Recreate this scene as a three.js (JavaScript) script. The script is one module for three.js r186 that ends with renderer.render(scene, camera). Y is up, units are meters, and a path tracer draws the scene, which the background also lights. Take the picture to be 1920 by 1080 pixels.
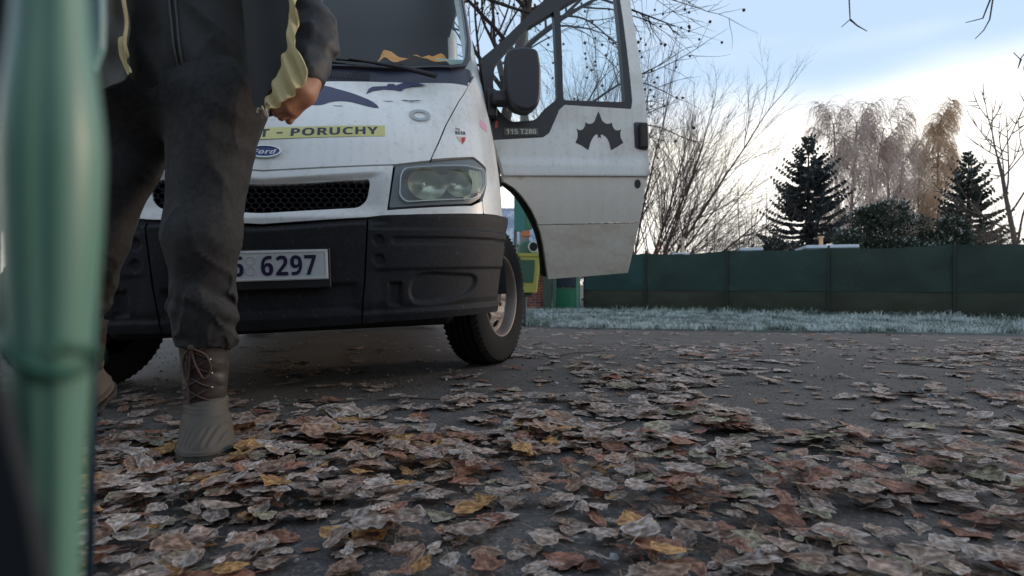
import * as THREE from 'three';
import { mergeGeometries } from 'three/addons/utils/BufferGeometryUtils.js';
import { RoundedBoxGeometry } from 'three/addons/geometries/RoundedBoxGeometry.js';
import { FontLoader } from 'three/addons/loaders/FontLoader.js';

// ---------------------------------------------------------------- camera, sky, sun, exposure
const scene = new THREE.Scene();
const camera = new THREE.PerspectiveCamera(52.29, 16 / 9, 0.03, 900);
camera.position.set(0, 0.43, 0);
camera.rotation.x = -0.0064;
camera.focus = 2.0; camera.userData.fStop = 5.5;
scene.add(camera);

const TAU = Math.PI * 2, rad = Math.PI / 180;
const clamp = (x, a, b) => Math.min(b, Math.max(a, x)), mix = (a, b, t) => a + (b - a) * t;
const sm = (x, a, b) => { const t = clamp((x - a) / (b - a), 0, 1); return t * t * (3 - 2 * t); };
function rng(seed) { let a = seed >>> 0; return () => { a = (a + 0x6D2B79F5) | 0; let t = Math.imul(a ^ (a >>> 15), 1 | a); t = (t + Math.imul(t ^ (t >>> 7), 61 | t)) ^ t; return ((t ^ (t >>> 14)) >>> 0) / 4294967296; }; }
const hash3 = (x, y, z) => { let h = Math.imul(x, 374761393) ^ Math.imul(y, 668265263) ^ Math.imul(z, 2147483647 - 1013904223); h = Math.imul(h ^ (h >>> 13), 1274126177); return ((h ^ (h >>> 16)) >>> 0) / 4294967296; };
function noise(x, y, z = 0, per = 0) {
  const X = Math.floor(x), Y = Math.floor(y), Z = Math.floor(z), s = (t) => t * t * (3 - 2 * t);
  const u = s(x - X), v = s(y - Y), w = s(z - Z), q = per ? (n) => ((n % per) + per) % per : (n) => n;
  const h = (i, j, k) => hash3(q(X + i), q(Y + j), Z + k);
  return mix(mix(mix(h(0, 0, 0), h(1, 0, 0), u), mix(h(0, 1, 0), h(1, 1, 0), u), v), mix(mix(h(0, 0, 1), h(1, 0, 1), u), mix(h(0, 1, 1), h(1, 1, 1), u), v), w);
}
const fbm = (x, y, z = 0, o = 4, per = 0) => { let a = 0, f = 1, g = 0.5, t = 0; for (let i = 0; i < o; i++) { a += g * noise(x * f, y * f, z + i * 7.3, per * f); t += g; f *= 2; g *= 0.5; } return a / t; };

{ // sky: cold blue above, a bank of white cloud around the horizon with ragged upper edge
  const w = 1024, h = 512, d = new Float32Array(w * h * 4);
  for (let j = 0; j < h; j++) for (let i = 0; i < w; i++) {
    const el = ((j + 0.5) / h - 0.5) * Math.PI, az = (i / w) * TAU, e = Math.max(el, 0) / rad;
    const ce = Math.cos(el), cx = Math.cos(az) * ce * 3, cz = Math.sin(az) * ce * 3, cy = Math.sin(el) * 3;
    const n = fbm(cx * 1.1 + 15, cy * 4 + 9, cz * 1.1 + 30, 5), n2 = fbm(cx * 1.7 + 40, cy * 7 + 20, cz * 1.7 + 9, 5);
    const top = 15 + 5.5 * (n - 0.45);
    let c = sm(e, top + 3.5, top - 3);
    c = Math.max(c, 0.08 * sm(n2, 0.5, 0.8) * sm(e, 44, 26));
    const k = sm(e, 0, 60);
    const b = [mix(0.45, 0.36, k), mix(0.60, 0.44, k), mix(0.79, 0.55, k)];
    const wv = 1.10 + 0.8 * (n2 - 0.5), cl = [wv * 1.05, wv * 1.0, wv * 0.92];
    const o = (j * w + i) * 4;
    for (let q = 0; q < 3; q++) d[o + q] = el < -0.02 ? [0.10, 0.10, 0.10][q] : mix(b[q], cl[q], c);
    d[o + 3] = 1;
  }
  const t = new THREE.DataTexture(d, w, h, THREE.RGBAFormat, THREE.FloatType);
  t.mapping = THREE.EquirectangularReflectionMapping; t.magFilter = THREE.LinearFilter; t.minFilter = THREE.LinearFilter; t.needsUpdate = true;
  scene.background = t; scene.environment = t;
}
const sun = new THREE.DirectionalLight(0xffdfc0, 0.75);
sun.position.set(60, 17, -26); sun.target.position.set(0, 0, -6);
sun.castShadow = true; sun.shadow.radius = 24; sun.shadow.mapSize.set(2048, 2048);
Object.assign(sun.shadow.camera, { left: -40, right: 40, top: 30, bottom: -30, near: 1, far: 160 });
scene.add(sun, sun.target);
const renderer = new THREE.WebGLRenderer({ antialias: true });
renderer.toneMapping = THREE.LinearToneMapping;
renderer.toneMappingExposure = 1.4;
renderer.shadowMap.enabled = true;

// ---------------------------------------------------------------- helpers
const used = {};
const numbered = (n) => { const k = used[n] = (used[n] ?? -1) + 1; return k ? `${n}_${String(k).padStart(3, '0')}` : n; };
function mesh(name, geo, mat, parent = scene) {
  const m = new THREE.Mesh(geo, mat); m.name = parent === scene ? numbered(name) : name;
  m.castShadow = m.receiveShadow = true; parent.add(m); return m;
}
function tag(o, label, category, group) { o.userData.label = label; o.userData.category = category; if (group) o.userData.group = group; return o; }
function thing(name, label, category, pos = [0, 0, 0], turn = 0, group) {
  const g = new THREE.Group(); g.name = numbered(name); g.position.set(...pos); g.rotation.y = turn; scene.add(g); return tag(g, label, category, group);
}
const C3 = (r, g, b) => new THREE.Color().setRGB(r, g, b);
const std = (c, rough = 0.8, extra = {}) => new THREE.MeshStandardMaterial({ color: Array.isArray(c) ? C3(...c) : c, roughness: rough, metalness: 0, side: THREE.DoubleSide, ...extra });
function tex(size, fn, srgb = true, rep = [1, 1]) {
  const d = new Uint8Array(size * size * 4);
  for (let j = 0; j < size; j++) for (let i = 0; i < size; i++) {
    const c = fn(i / size, j / size), o = (j * size + i) * 4;
    for (let q = 0; q < 3; q++) { const x = clamp(Array.isArray(c) ? c[q] : c, 0, 1); d[o + q] = 255 * (srgb ? (x <= 0.0031308 ? 12.92 * x : 1.055 * x ** (1 / 2.4) - 0.055) : x); }
    d[o + 3] = 255;
  }
  const t = new THREE.DataTexture(d, size, size); t.wrapS = t.wrapT = THREE.RepeatWrapping; t.magFilter = THREE.LinearFilter; t.minFilter = THREE.LinearMipmapLinearFilter; t.generateMipmaps = true;
  if (srgb) t.colorSpace = THREE.SRGBColorSpace; t.repeat.set(...rep); t.needsUpdate = true; return t;
}
// collects tubes and faces into one geometry
class B {
  constructor() { this.p = []; this.i = []; this.c = []; this.col = null; }
  v(x, y, z) { this.p.push(x, y, z); if (this.col) this.c.push(...this.col); return this.p.length / 3 - 1; }
  tri(a, b, c) { this.i.push(a, b, c); }
  quad(a, b, c, d) { this.i.push(a, b, c, a, c, d); }
  tube(pts, rads, n = 5, cap = true) {
    const N = pts.length; let prev = null; let ax = new THREE.Vector3();
    for (let k = 0; k < N; k++) {
      const a = pts[Math.max(0, k - 1)], b = pts[Math.min(N - 1, k + 1)];
      const d = new THREE.Vector3(b[0] - a[0], b[1] - a[1], b[2] - a[2]).normalize();
      if (!k) ax.set(Math.abs(d.y) > 0.9 ? 1 : 0, Math.abs(d.y) > 0.9 ? 0 : 1, 0);
      const s = new THREE.Vector3().crossVectors(d, ax).normalize(), t = new THREE.Vector3().crossVectors(s, d); ax = t;
      const ring = [], r = Array.isArray(rads) ? rads[k] : rads;
      for (let q = 0; q < n; q++) { const f = q / n * TAU, x = Math.cos(f) * r, y = Math.sin(f) * r; ring.push(this.v(pts[k][0] + s.x * x + t.x * y, pts[k][1] + s.y * x + t.y * y, pts[k][2] + s.z * x + t.z * y)); }
      if (prev) for (let q = 0; q < n; q++) this.quad(prev[q], prev[(q + 1) % n], ring[(q + 1) % n], ring[q]);
      else if (cap && n > 3) for (let q = 1; q < n - 1; q++) this.tri(ring[0], ring[q], ring[q + 1]);
      if (k === N - 1 && cap && n > 3) for (let q = 1; q < n - 1; q++) this.tri(ring[0], ring[q + 1], ring[q]);
      prev = ring;
    }
    return this;
  }
  geo() {
    const g = new THREE.BufferGeometry();
    g.setAttribute('position', new THREE.Float32BufferAttribute(this.p, 3));
    if (this.c.length) g.setAttribute('color', new THREE.Float32BufferAttribute(this.c, 3));
    g.setIndex(this.i); g.computeVertexNormals(); return g;
  }
}
const rbox = (w, h, d, r = 0.01, x = 0, y = 0, z = 0, seg = 3) => new RoundedBoxGeometry(w, h, d, seg, Math.min(r, w / 2.01, h / 2.01, d / 2.01)).translate(x, y, z);
const noUv = (g) => { const q = g.index ? g.toNonIndexed() : g.clone(); for (const k of Object.keys(q.attributes)) if (k !== 'position' && k !== 'normal') q.deleteAttribute(k); return q; };
const merged = (list) => mergeGeometries(list.map(noUv));

// polygon in (s, v) laid on a curved surface, with a rim that gives it thickness
const cmr = (pts, n = 6, closed = true) => new THREE.CatmullRomCurve3(pts.map(([x, y]) => new THREE.Vector3(x, y, 0)), closed, 'centripetal').getPoints(pts.length * n).slice(0, closed ? -1 : undefined).map((p) => [p.x, p.y]);
function rounded(pts, r, n = 4) {
  const o = []; const N = pts.length;
  for (let i = 0; i < N; i++) {
    const a = pts[(i + N - 1) % N], p = pts[i], b = pts[(i + 1) % N];
    const la = Math.hypot(a[0] - p[0], a[1] - p[1]), lb = Math.hypot(b[0] - p[0], b[1] - p[1]), q = Math.min(r, la * 0.45, lb * 0.45);
    const s = [p[0] + (a[0] - p[0]) / la * q, p[1] + (a[1] - p[1]) / la * q], e = [p[0] + (b[0] - p[0]) / lb * q, p[1] + (b[1] - p[1]) / lb * q];
    for (let k = 0; k <= n; k++) { const t = k / n; o.push([(1 - t) ** 2 * s[0] + 2 * t * (1 - t) * p[0] + t * t * e[0], (1 - t) ** 2 * s[1] + 2 * t * (1 - t) * p[1] + t * t * e[1]]); }
  }
  return o;
}
const mirror = (pts) => pts.map(([x, y]) => [-x, y]).reverse();
const whole = (right) => [...right, ...mirror(right).filter(([x]) => Math.abs(x) > 1e-6)]; // right half listed from the centre line round to the centre line
function sheet(pts, { surf, off = 0, thick = 0.004, max = 0.05, holes = [], back = false, disp } = {}) {
  const V = (q) => q.map(([x, y]) => new THREE.Vector2(x, y));
  let con = V(pts), hs = holes.map(V);
  if (THREE.ShapeUtils.isClockWise(con)) con.reverse();
  hs.forEach((h) => { if (!THREE.ShapeUtils.isClockWise(h)) h.reverse(); });
  const vs = [...con, ...hs.flat()].map((p) => [p.x, p.y]);
  let tr = THREE.ShapeUtils.triangulateShape(con, hs);
  for (let it = 0; it < 11; it++) {
    const mid = new Map(), nt = []; let any = false;
    const m = (a, b) => { const k = a < b ? a * 1e6 + b : b * 1e6 + a; if (Math.hypot(vs[a][0] - vs[b][0], vs[a][1] - vs[b][1]) <= max) return -1; if (!mid.has(k)) { mid.set(k, vs.length); vs.push([(vs[a][0] + vs[b][0]) / 2, (vs[a][1] + vs[b][1]) / 2]); } any = true; return mid.get(k); };
    for (const [a, b, c] of tr) {
      const x = m(a, b), y = m(b, c), z = m(c, a), n = (x >= 0) + (y >= 0) + (z >= 0);
      if (!n) nt.push([a, b, c]);
      else if (n === 3) nt.push([a, x, z], [x, b, y], [z, y, c], [x, y, z]);
      else if (n === 1) { if (x >= 0) nt.push([a, x, c], [x, b, c]); else if (y >= 0) nt.push([a, b, y], [a, y, c]); else nt.push([a, b, z], [z, b, c]); }
      else if (x < 0) nt.push([a, b, y], [a, y, z], [z, y, c]);
      else if (y < 0) nt.push([a, x, z], [x, b, c], [x, c, z]);
      else nt.push([a, x, c], [x, y, c], [x, b, y]);
    }
    tr = nt; if (!any) break;
  }
  const S = (s, v) => { const p = surf(s, v); return disp ? p.addScaledVector(rawN(s, v), disp(s, v)) : p; };
  const rawN = (s, v) => { const e = 0.004, a = surf(s + e, v).sub(surf(s - e, v)), b = surf(s, v + e).sub(surf(s, v - e)); return a.cross(b).normalize(); };
  const N = (s, v) => { if (!disp) return rawN(s, v); const e = 0.004, a = S(s + e, v).sub(S(s - e, v)), b = S(s, v + e).sub(S(s, v - e)); return a.cross(b).normalize(); };
  const P = [], NN = [], UV = [], I = [];
  vs.forEach(([s, v]) => { const n = rawN(s, v), p = S(s, v).addScaledVector(n, off), nn = N(s, v); P.push(p.x, p.y, p.z); NN.push(nn.x, nn.y, nn.z); UV.push(s, v); });
  tr.forEach((t) => I.push(...t));
  const edge = new Map();
  for (const [a, b, c] of tr) for (const [x, y] of [[a, b], [b, c], [c, a]]) { const k = x < y ? x * 1e6 + y : y * 1e6 + x; edge.set(k, edge.has(k) ? null : [x, y]); }
  const backP = (k) => { const [s, v] = vs[k]; return S(s, v).addScaledVector(rawN(s, v), off - thick); };
  if (thick > 0) for (const e of edge.values()) if (e) {
    const [a, b] = e, pa = new THREE.Vector3(P[a * 3], P[a * 3 + 1], P[a * 3 + 2]), pb = new THREE.Vector3(P[b * 3], P[b * 3 + 1], P[b * 3 + 2]), qa = backP(a), qb = backP(b);
    const n = pb.clone().sub(pa).cross(qa.clone().sub(pa)).normalize().negate(), o = P.length / 3;
    for (const q of [pa, pb, qb, qa]) { P.push(q.x, q.y, q.z); NN.push(n.x, n.y, n.z); UV.push(...vs[q === pa || q === qa ? a : b]); }
    I.push(o, o + 2, o + 1, o, o + 3, o + 2);
  }
  if (back) { const o = P.length / 3; vs.forEach(([s, v], k) => { const q = backP(k), n = rawN(s, v); P.push(q.x, q.y, q.z); NN.push(-n.x, -n.y, -n.z); UV.push(s, v); }); tr.forEach(([a, b, c]) => I.push(o + a, o + c, o + b)); }
  const g = new THREE.BufferGeometry();
  g.setAttribute('position', new THREE.Float32BufferAttribute(P, 3)); g.setAttribute('normal', new THREE.Float32BufferAttribute(NN, 3)); g.setAttribute('uv', new THREE.Float32BufferAttribute(UV, 2)); g.setIndex(I); return g;
}
// signed-distance field to mesh (surface nets)
function nets(lo, hi, cell, sdf) {
  const n = [0, 1, 2].map((k) => Math.ceil((hi[k] - lo[k]) / cell) + 1), [nx, ny, nz] = n, F = new Float32Array(nx * ny * nz);
  const id = (i, j, k) => i + nx * (j + ny * k);
  for (let k = 0; k < nz; k++) for (let j = 0; j < ny; j++) for (let i = 0; i < nx; i++) F[id(i, j, k)] = sdf(lo[0] + i * cell, lo[1] + j * cell, lo[2] + k * cell);
  const vi = new Int32Array(nx * ny * nz).fill(-1), P = [], I = [];
  for (let k = 0; k < nz - 1; k++) for (let j = 0; j < ny - 1; j++) for (let i = 0; i < nx - 1; i++) {
    let x = 0, y = 0, z = 0, c = 0; const f = [];
    for (let q = 0; q < 8; q++) f.push(F[id(i + (q & 1), j + ((q >> 1) & 1), k + (q >> 2))]);
    for (let q = 0; q < 8; q++) for (const b of [1, 2, 4]) if (!(q & b)) { const r = q | b; if ((f[q] < 0) !== (f[r] < 0)) { const t = f[q] / (f[q] - f[r]); x += (q & 1) + (b === 1 ? t : 0); y += ((q >> 1) & 1) + (b === 2 ? t : 0); z += (q >> 2) + (b === 4 ? t : 0); c++; } }
    if (c) { vi[id(i, j, k)] = P.length / 3; P.push(lo[0] + (i + x / c) * cell, lo[1] + (j + y / c) * cell, lo[2] + (k + z / c) * cell); }
  }
  for (let k = 1; k < nz - 1; k++) for (let j = 1; j < ny - 1; j++) for (let i = 1; i < nx - 1; i++) {
    const a = F[id(i, j, k)] < 0;
    const put = (q, w, e, r, flip) => { if (q < 0 || w < 0 || e < 0 || r < 0) return; flip ? I.push(q, e, w, q, r, e) : I.push(q, w, e, q, e, r); };
    if (a !== (F[id(i + 1, j, k)] < 0)) put(vi[id(i, j - 1, k - 1)], vi[id(i, j, k - 1)], vi[id(i, j, k)], vi[id(i, j - 1, k)], !a);
    if (a !== (F[id(i, j + 1, k)] < 0)) put(vi[id(i - 1, j, k - 1)], vi[id(i - 1, j, k)], vi[id(i, j, k)], vi[id(i, j, k - 1)], !a);
    if (a !== (F[id(i, j, k + 1)] < 0)) put(vi[id(i - 1, j - 1, k)], vi[id(i, j - 1, k)], vi[id(i, j, k)], vi[id(i - 1, j, k)], !a);
  }
  const N = [], e = cell * 0.4;
  for (let q = 0; q < P.length; q += 3) { const [x, y, z] = [P[q], P[q + 1], P[q + 2]]; const g = [sdf(x + e, y, z) - sdf(x - e, y, z), sdf(x, y + e, z) - sdf(x, y - e, z), sdf(x, y, z + e) - sdf(x, y, z - e)], l = Math.hypot(...g) || 1; N.push(g[0] / l, g[1] / l, g[2] / l); }
  const g = new THREE.BufferGeometry(); g.setAttribute('position', new THREE.Float32BufferAttribute(P, 3)); g.setAttribute('normal', new THREE.Float32BufferAttribute(N, 3)); g.setIndex(I); return g;
}
const capsule = (x, y, z, a, b, ra, rb, fx = 1, fz = 1) => { // tapered bone; fx, fz flatten the section
  const bx = b[0] - a[0], by = b[1] - a[1], bz = b[2] - a[2], t = clamp(((x - a[0]) * bx + (y - a[1]) * by + (z - a[2]) * bz) / (bx * bx + by * by + bz * bz || 1e-9), 0, 1);
  return Math.hypot((x - a[0] - bx * t) * fx, y - a[1] - by * t, (z - a[2] - bz * t) * fz) - mix(ra, rb, t);
};
const smin = (a, b, k) => { const h = Math.max(k - Math.abs(a - b), 0) / k; return Math.min(a, b) - h * h * k * 0.25; };
const font = await new FontLoader().loadAsync('fonts/droid/droid_sans_bold.typeface.json');
// outlines of a line of lettering, fitted to a width and a height
function lettering(text, width, height) {
  const shapes = font.generateShapes(text, 1); let x0 = 1e9, x1 = -1e9, y0 = 1e9, y1 = -1e9;
  const polys = shapes.map((s) => { const e = s.extractPoints(5); e.shape.forEach((p) => { x0 = Math.min(x0, p.x); x1 = Math.max(x1, p.x); y0 = Math.min(y0, p.y); y1 = Math.max(y1, p.y); }); return e; });
  const f = (p) => [(p.x - x0) / (x1 - x0) * width, (p.y - y0) / (y1 - y0) * height];
  const uniq = (q) => { const o = q.map(f); const a = o[0], b = o[o.length - 1]; if (Math.hypot(a[0] - b[0], a[1] - b[1]) < 1e-6) o.pop(); return o; };
  return polys.map((e) => ({ pts: uniq(e.shape), holes: e.holes.map(uniq) }));
}

// ---------------------------------------------------------------- ground, road, verge
const roadEdge = (x) => 10.75 - 0.63 * x;                       // distance of the road edge for a given x
const fenceD = (x) => 18.135 - 0.61 * x;                        // line of the garden fence
function groundY(x, D) {
  const k = sm(x, -1.2, 0.3), camber = 0.035 * clamp(x + 0.24, -3, 0) * (1 - sm(D, 5, 9));
  return camber + k * (D < 3.3 ? 0 : Math.max(-0.335, -0.05 * (D - 3.3) * sm(D, 3.3, 4.4) ** 0.5));
}
const asphaltMap = tex(1024, (u, v) => {
  const a = fbm(u * 6, v * 6, 1, 4, 6), g = fbm(u * 90, v * 90, 3, 3, 90), p = fbm(u * 200, v * 200, 9, 2, 200);
  const st = noise(u * 150, v * 150, 5, 150) > 0.80 ? 0.055 : 0, cr = noise(u * 240, v * 240, 15, 240) > 0.86 ? 0.07 : 0;
  const b = 0.062 + 0.036 * (a - 0.5) + 0.05 * (g - 0.5) + 0.03 * (p - 0.5) + st + cr;
  return [b * 1.13, b * 1.03, b * 0.95];
}, true, [1, 1]);
const asphaltBump = tex(1024, (u, v) => 0.5 * fbm(u * 110, v * 110, 3, 3, 110) + 0.5 * fbm(u * 24, v * 24, 5, 3, 24), false);
const asphalt = std([1, 1, 1], 0.86, { map: asphaltMap, bumpMap: asphaltBump, bumpScale: 0.006, vertexColors: true });
function terrain(xs, ds, f, col, uvScale = 1) {
  const P = [], UV = [], I = [], C = []; const nx = xs.length;
  for (const d of ds) for (const x of xs) { P.push(x, f(x, d), -d); UV.push(x * uvScale, d * uvScale); if (col) C.push(...col(x, d)); }
  for (let j = 0; j < ds.length - 1; j++) for (let i = 0; i < nx - 1; i++) { const a = j * nx + i; I.push(a, a + 1, a + nx, a + 1, a + nx + 1, a + nx); }
  const g = new THREE.BufferGeometry(); g.setAttribute('position', new THREE.Float32BufferAttribute(P, 3)); g.setAttribute('uv', new THREE.Float32BufferAttribute(UV, 2)); if (col) g.setAttribute('color', new THREE.Float32BufferAttribute(C, 3)); g.setIndex(I); g.computeVertexNormals(); return g;
}
const span = (a, b, n) => Array.from({ length: n + 1 }, (_, i) => a + (b - a) * i / n);
{
  const road = mesh('road', terrain(span(-16, 22, 300), [...span(-5, 0, 20), ...span(0.04, 5, 130), ...span(5.1, 24, 90)], (x, d) => groundY(x, d) + 0.012 * (fbm(x * 1.3, d * 1.3, 4, 3) - 0.5),
    (x, d) => { const n = fbm(x * 0.7 + 3, d * 0.7, 2, 4), f = sm(fbm(x * 3, d * 3, 8, 4), 0.45, 0.7); const b = 0.72 + 0.5 * n; return [b * (1 + 0.03 * f), b, b * (1 + 0.05 * f)]; }, 1 / 0.9), asphalt);
  road.userData.kind = 'structure';
  const soil = std([0.10, 0.12, 0.11], 0.95, { map: tex(512, (u, v) => { const n = fbm(u * 40, v * 40, 2, 4, 40); return [0.55 + n * 0.6, 0.6 + n * 0.6, 0.58 + n * 0.6]; }) });
  // verge: a strip from the road edge to behind the fence
  const P = [], UV = [], I = [], n = 160, m = 14;
  for (let i = 0; i <= n; i++) for (let j = 0; j <= m; j++) {
    const x = mix(-9, 26, i / n), e = roadEdge(x) + 0.5 * (fbm(x * 2.3, 3, 1, 3) - 0.5), d = mix(e, fenceD(x) + 9, (j / m) ** 1.4);
    P.push(x, groundY(x, d) + (j ? 0.035 + 0.03 * fbm(x * 2, d * 2, 6, 3) : -0.03), -d); UV.push(x, d);
    if (i < n && j < m) { const a = i * (m + 1) + j; I.push(a, a + m + 1, a + 1, a + 1, a + m + 1, a + m + 2); }
  }
  const g = new THREE.BufferGeometry(); g.setAttribute('position', new THREE.Float32BufferAttribute(P, 3)); g.setAttribute('uv', new THREE.Float32BufferAttribute(UV, 2)); g.setIndex(I); g.computeVertexNormals();
  mesh('grass_verge_soil', g, soil).userData.kind = 'structure';
  const far = new THREE.PlaneGeometry(1200, 1200); far.rotateX(-Math.PI / 2);
  const gr = mesh('ground', far, std([0.07, 0.08, 0.06], 1)); gr.position.y = -0.60; gr.userData.kind = 'structure';
}

// ---------------------------------------------------------------- delivery van, one thing with its parts
const paintDirt = tex(512, (u, v) => { // road film: blotches and speckle, no shading
  const n = fbm(u * 5, v * 5, 1, 5, 5), g = fbm(u * 60, v * 60, 2, 3, 60), st = fbm(u * 50, v * 5, 7, 4, 5), k = sm(n, 0.42, 0.74) * 0.17 + sm(g, 0.6, 0.8) * 0.10 + sm(st, 0.5, 0.75) * 0.04;
  return [0.74 * (1 - k), 0.755 * (1 - k * 1.06), 0.745 * (1 - k * 1.2)];
});
const doorDirt = tex(512, (u, v) => {
  const n = fbm(u * 4, v * 4, 11, 5, 4), g = fbm(u * 50, v * 50, 12, 3, 50), st = fbm(u * 70, v * 6, 14, 3, 6), k = 0.30 + 0.25 * (n - 0.5) + 0.16 * (g - 0.5) + 0.14 * (st - 0.5);
  return [mix(0.74, 0.42, k), mix(0.72, 0.36, k), mix(0.67, 0.27, k)];
});
const sillDirt = tex(512, (u, v) => {
  const n = fbm(u * 5, v * 5, 21, 5, 5), g = fbm(u * 46, v * 46, 22, 3, 46), sc = sm(fbm(u * 8 + v * 3, v * 22, 24, 4, 8), 0.50, 0.62), k = clamp(0.42 + 0.5 * (n - 0.5) + 0.3 * (g - 0.5) + 0.12 * sc, 0, 1);
  return [mix(0.72, 0.36, k), mix(0.70, 0.29, k), mix(0.64, 0.20, k)];
});
const M = {
  paint: new THREE.MeshPhysicalMaterial({ map: paintDirt, roughness: 0.38, clearcoat: 0.35, clearcoatRoughness: 0.25, side: THREE.DoubleSide }),
  doorPaint: new THREE.MeshPhysicalMaterial({ map: doorDirt, roughness: 0.55, clearcoat: 0.1, clearcoatRoughness: 0.5, side: THREE.DoubleSide }),
  sillPaint: std([1, 1, 1], 0.7, { map: sillDirt }),
  plastic: new THREE.MeshPhysicalMaterial({ color: 0xffffff, roughness: 0.66, specularIntensity: 0.55, side: THREE.DoubleSide, map: tex(512, (u, v) => { const n = fbm(u * 7, v * 7, 31, 5, 7), g = fbm(u * 120, v * 120, 3, 2, 120), b = 0.014 + 0.012 * (n - 0.4) + 0.010 * (g - 0.5) + (noise(u * 90, v * 90, 4, 90) > 0.93 ? 0.02 : 0); return [b * 0.96, b * 1.02, b * 1.22]; }), bumpMap: tex(256, (u, v) => noise(u * 128, v * 128, 1, 128), false), bumpScale: 0.0004 }),
  black: std([0.012, 0.012, 0.014], 0.5), rubber: new THREE.MeshPhysicalMaterial({ color: C3(0.014, 0.0135, 0.0135), roughness: 0.9, specularIntensity: 0.6, side: THREE.DoubleSide }), trim: std([0.022, 0.023, 0.028], 0.45),
  blueTrim: std([0.02, 0.022, 0.045], 0.4),
  chrome: std([0.6, 0.62, 0.63], 0.18, { metalness: 1 }), steel: std([0.22, 0.19, 0.17], 0.5, { metalness: 0.6 }),
  decal: std([0.017, 0.02, 0.075], 0.45), decalBlack: std([0.02, 0.02, 0.022], 0.45), yellow: std([0.55, 0.53, 0.23], 0.5),
  glass: new THREE.MeshPhysicalMaterial({ color: C3(0.86, 0.93, 0.94), transmission: 1, thickness: 0, roughness: 0.02, ior: 1.5, side: THREE.DoubleSide }),
  screen: new THREE.MeshPhysicalMaterial({ color: C3(0.78, 0.86, 0.88), transmission: 1, thickness: 0, roughness: 0.03, ior: 1.5, specularIntensity: 0.6, side: THREE.DoubleSide }),
  lamp: new THREE.MeshPhysicalMaterial({ color: C3(0.86, 0.90, 0.85), transmission: 0.95, thickness: 0, roughness: 0.09, ior: 1.5, side: THREE.DoubleSide }),
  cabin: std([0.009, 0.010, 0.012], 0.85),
};
const VA = 1.02, VB = 0.88, plan = (() => { const t = []; let s = 0, pu = 0, pw = VB; for (let i = 0; i <= 2000; i++) { const f = i / 2000 * Math.PI / 2, u = VA * Math.sin(f) ** (2 / 3.4), w = VB * Math.max(0, Math.cos(f)) ** (2 / 3); s += Math.hypot(u - pu, w - pw); t.push([s, u, w]); pu = u; pw = w; } return t; })();
const SMAX = plan[2000][0];
function planAt(s) {
  const q = Math.abs(s), g = Math.sign(s) || 1; if (q >= SMAX) return [g * VA, -(q - SMAX)];
  let a = 0, b = 2000; while (b - a > 1) { const m = (a + b) >> 1; plan[m][0] > q ? b = m : a = m; }
  const t = (q - plan[a][0]) / (plan[b][0] - plan[a][0] || 1); return [g * mix(plan[a][1], plan[b][1], t), mix(plan[a][2], plan[b][2], t)];
}
const noseBack = (v) => { const t = v - 0.86; return v < 0.7 ? -0.35 * Math.max(0, 0.38 - v) : v < 0.86 ? -0.05 * (v - 0.7) / 0.16 : v < 1.36 ? -0.05 - 0.5 * t - 0.92 * t * t : -0.53 - 0.95 * (v - 1.36); };
const front = (s, v) => { const [u, w] = planAt(s); return new THREE.Vector3(u * (1 - 0.03 * Math.max(0, v - 1.36)), v, w + noseBack(v) * (1 - 0.35 * sm(Math.abs(u), 0.45, 0.97))); };
const van = thing('delivery_van', 'white delivery van with bat decals, black bumper and its side door open', 'van', [-1.07, -0.03, -3.0]);
van.rotation.set(0, 12 * rad, 2 * rad, 'YXZ');
const vp = (name, pts, o, mat, parent = van) => mesh(name, sheet(pts, { surf: front, ...o }), mat, parent);
const both = (f) => { f((p) => p, 1); f(mirror, -1); };
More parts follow.
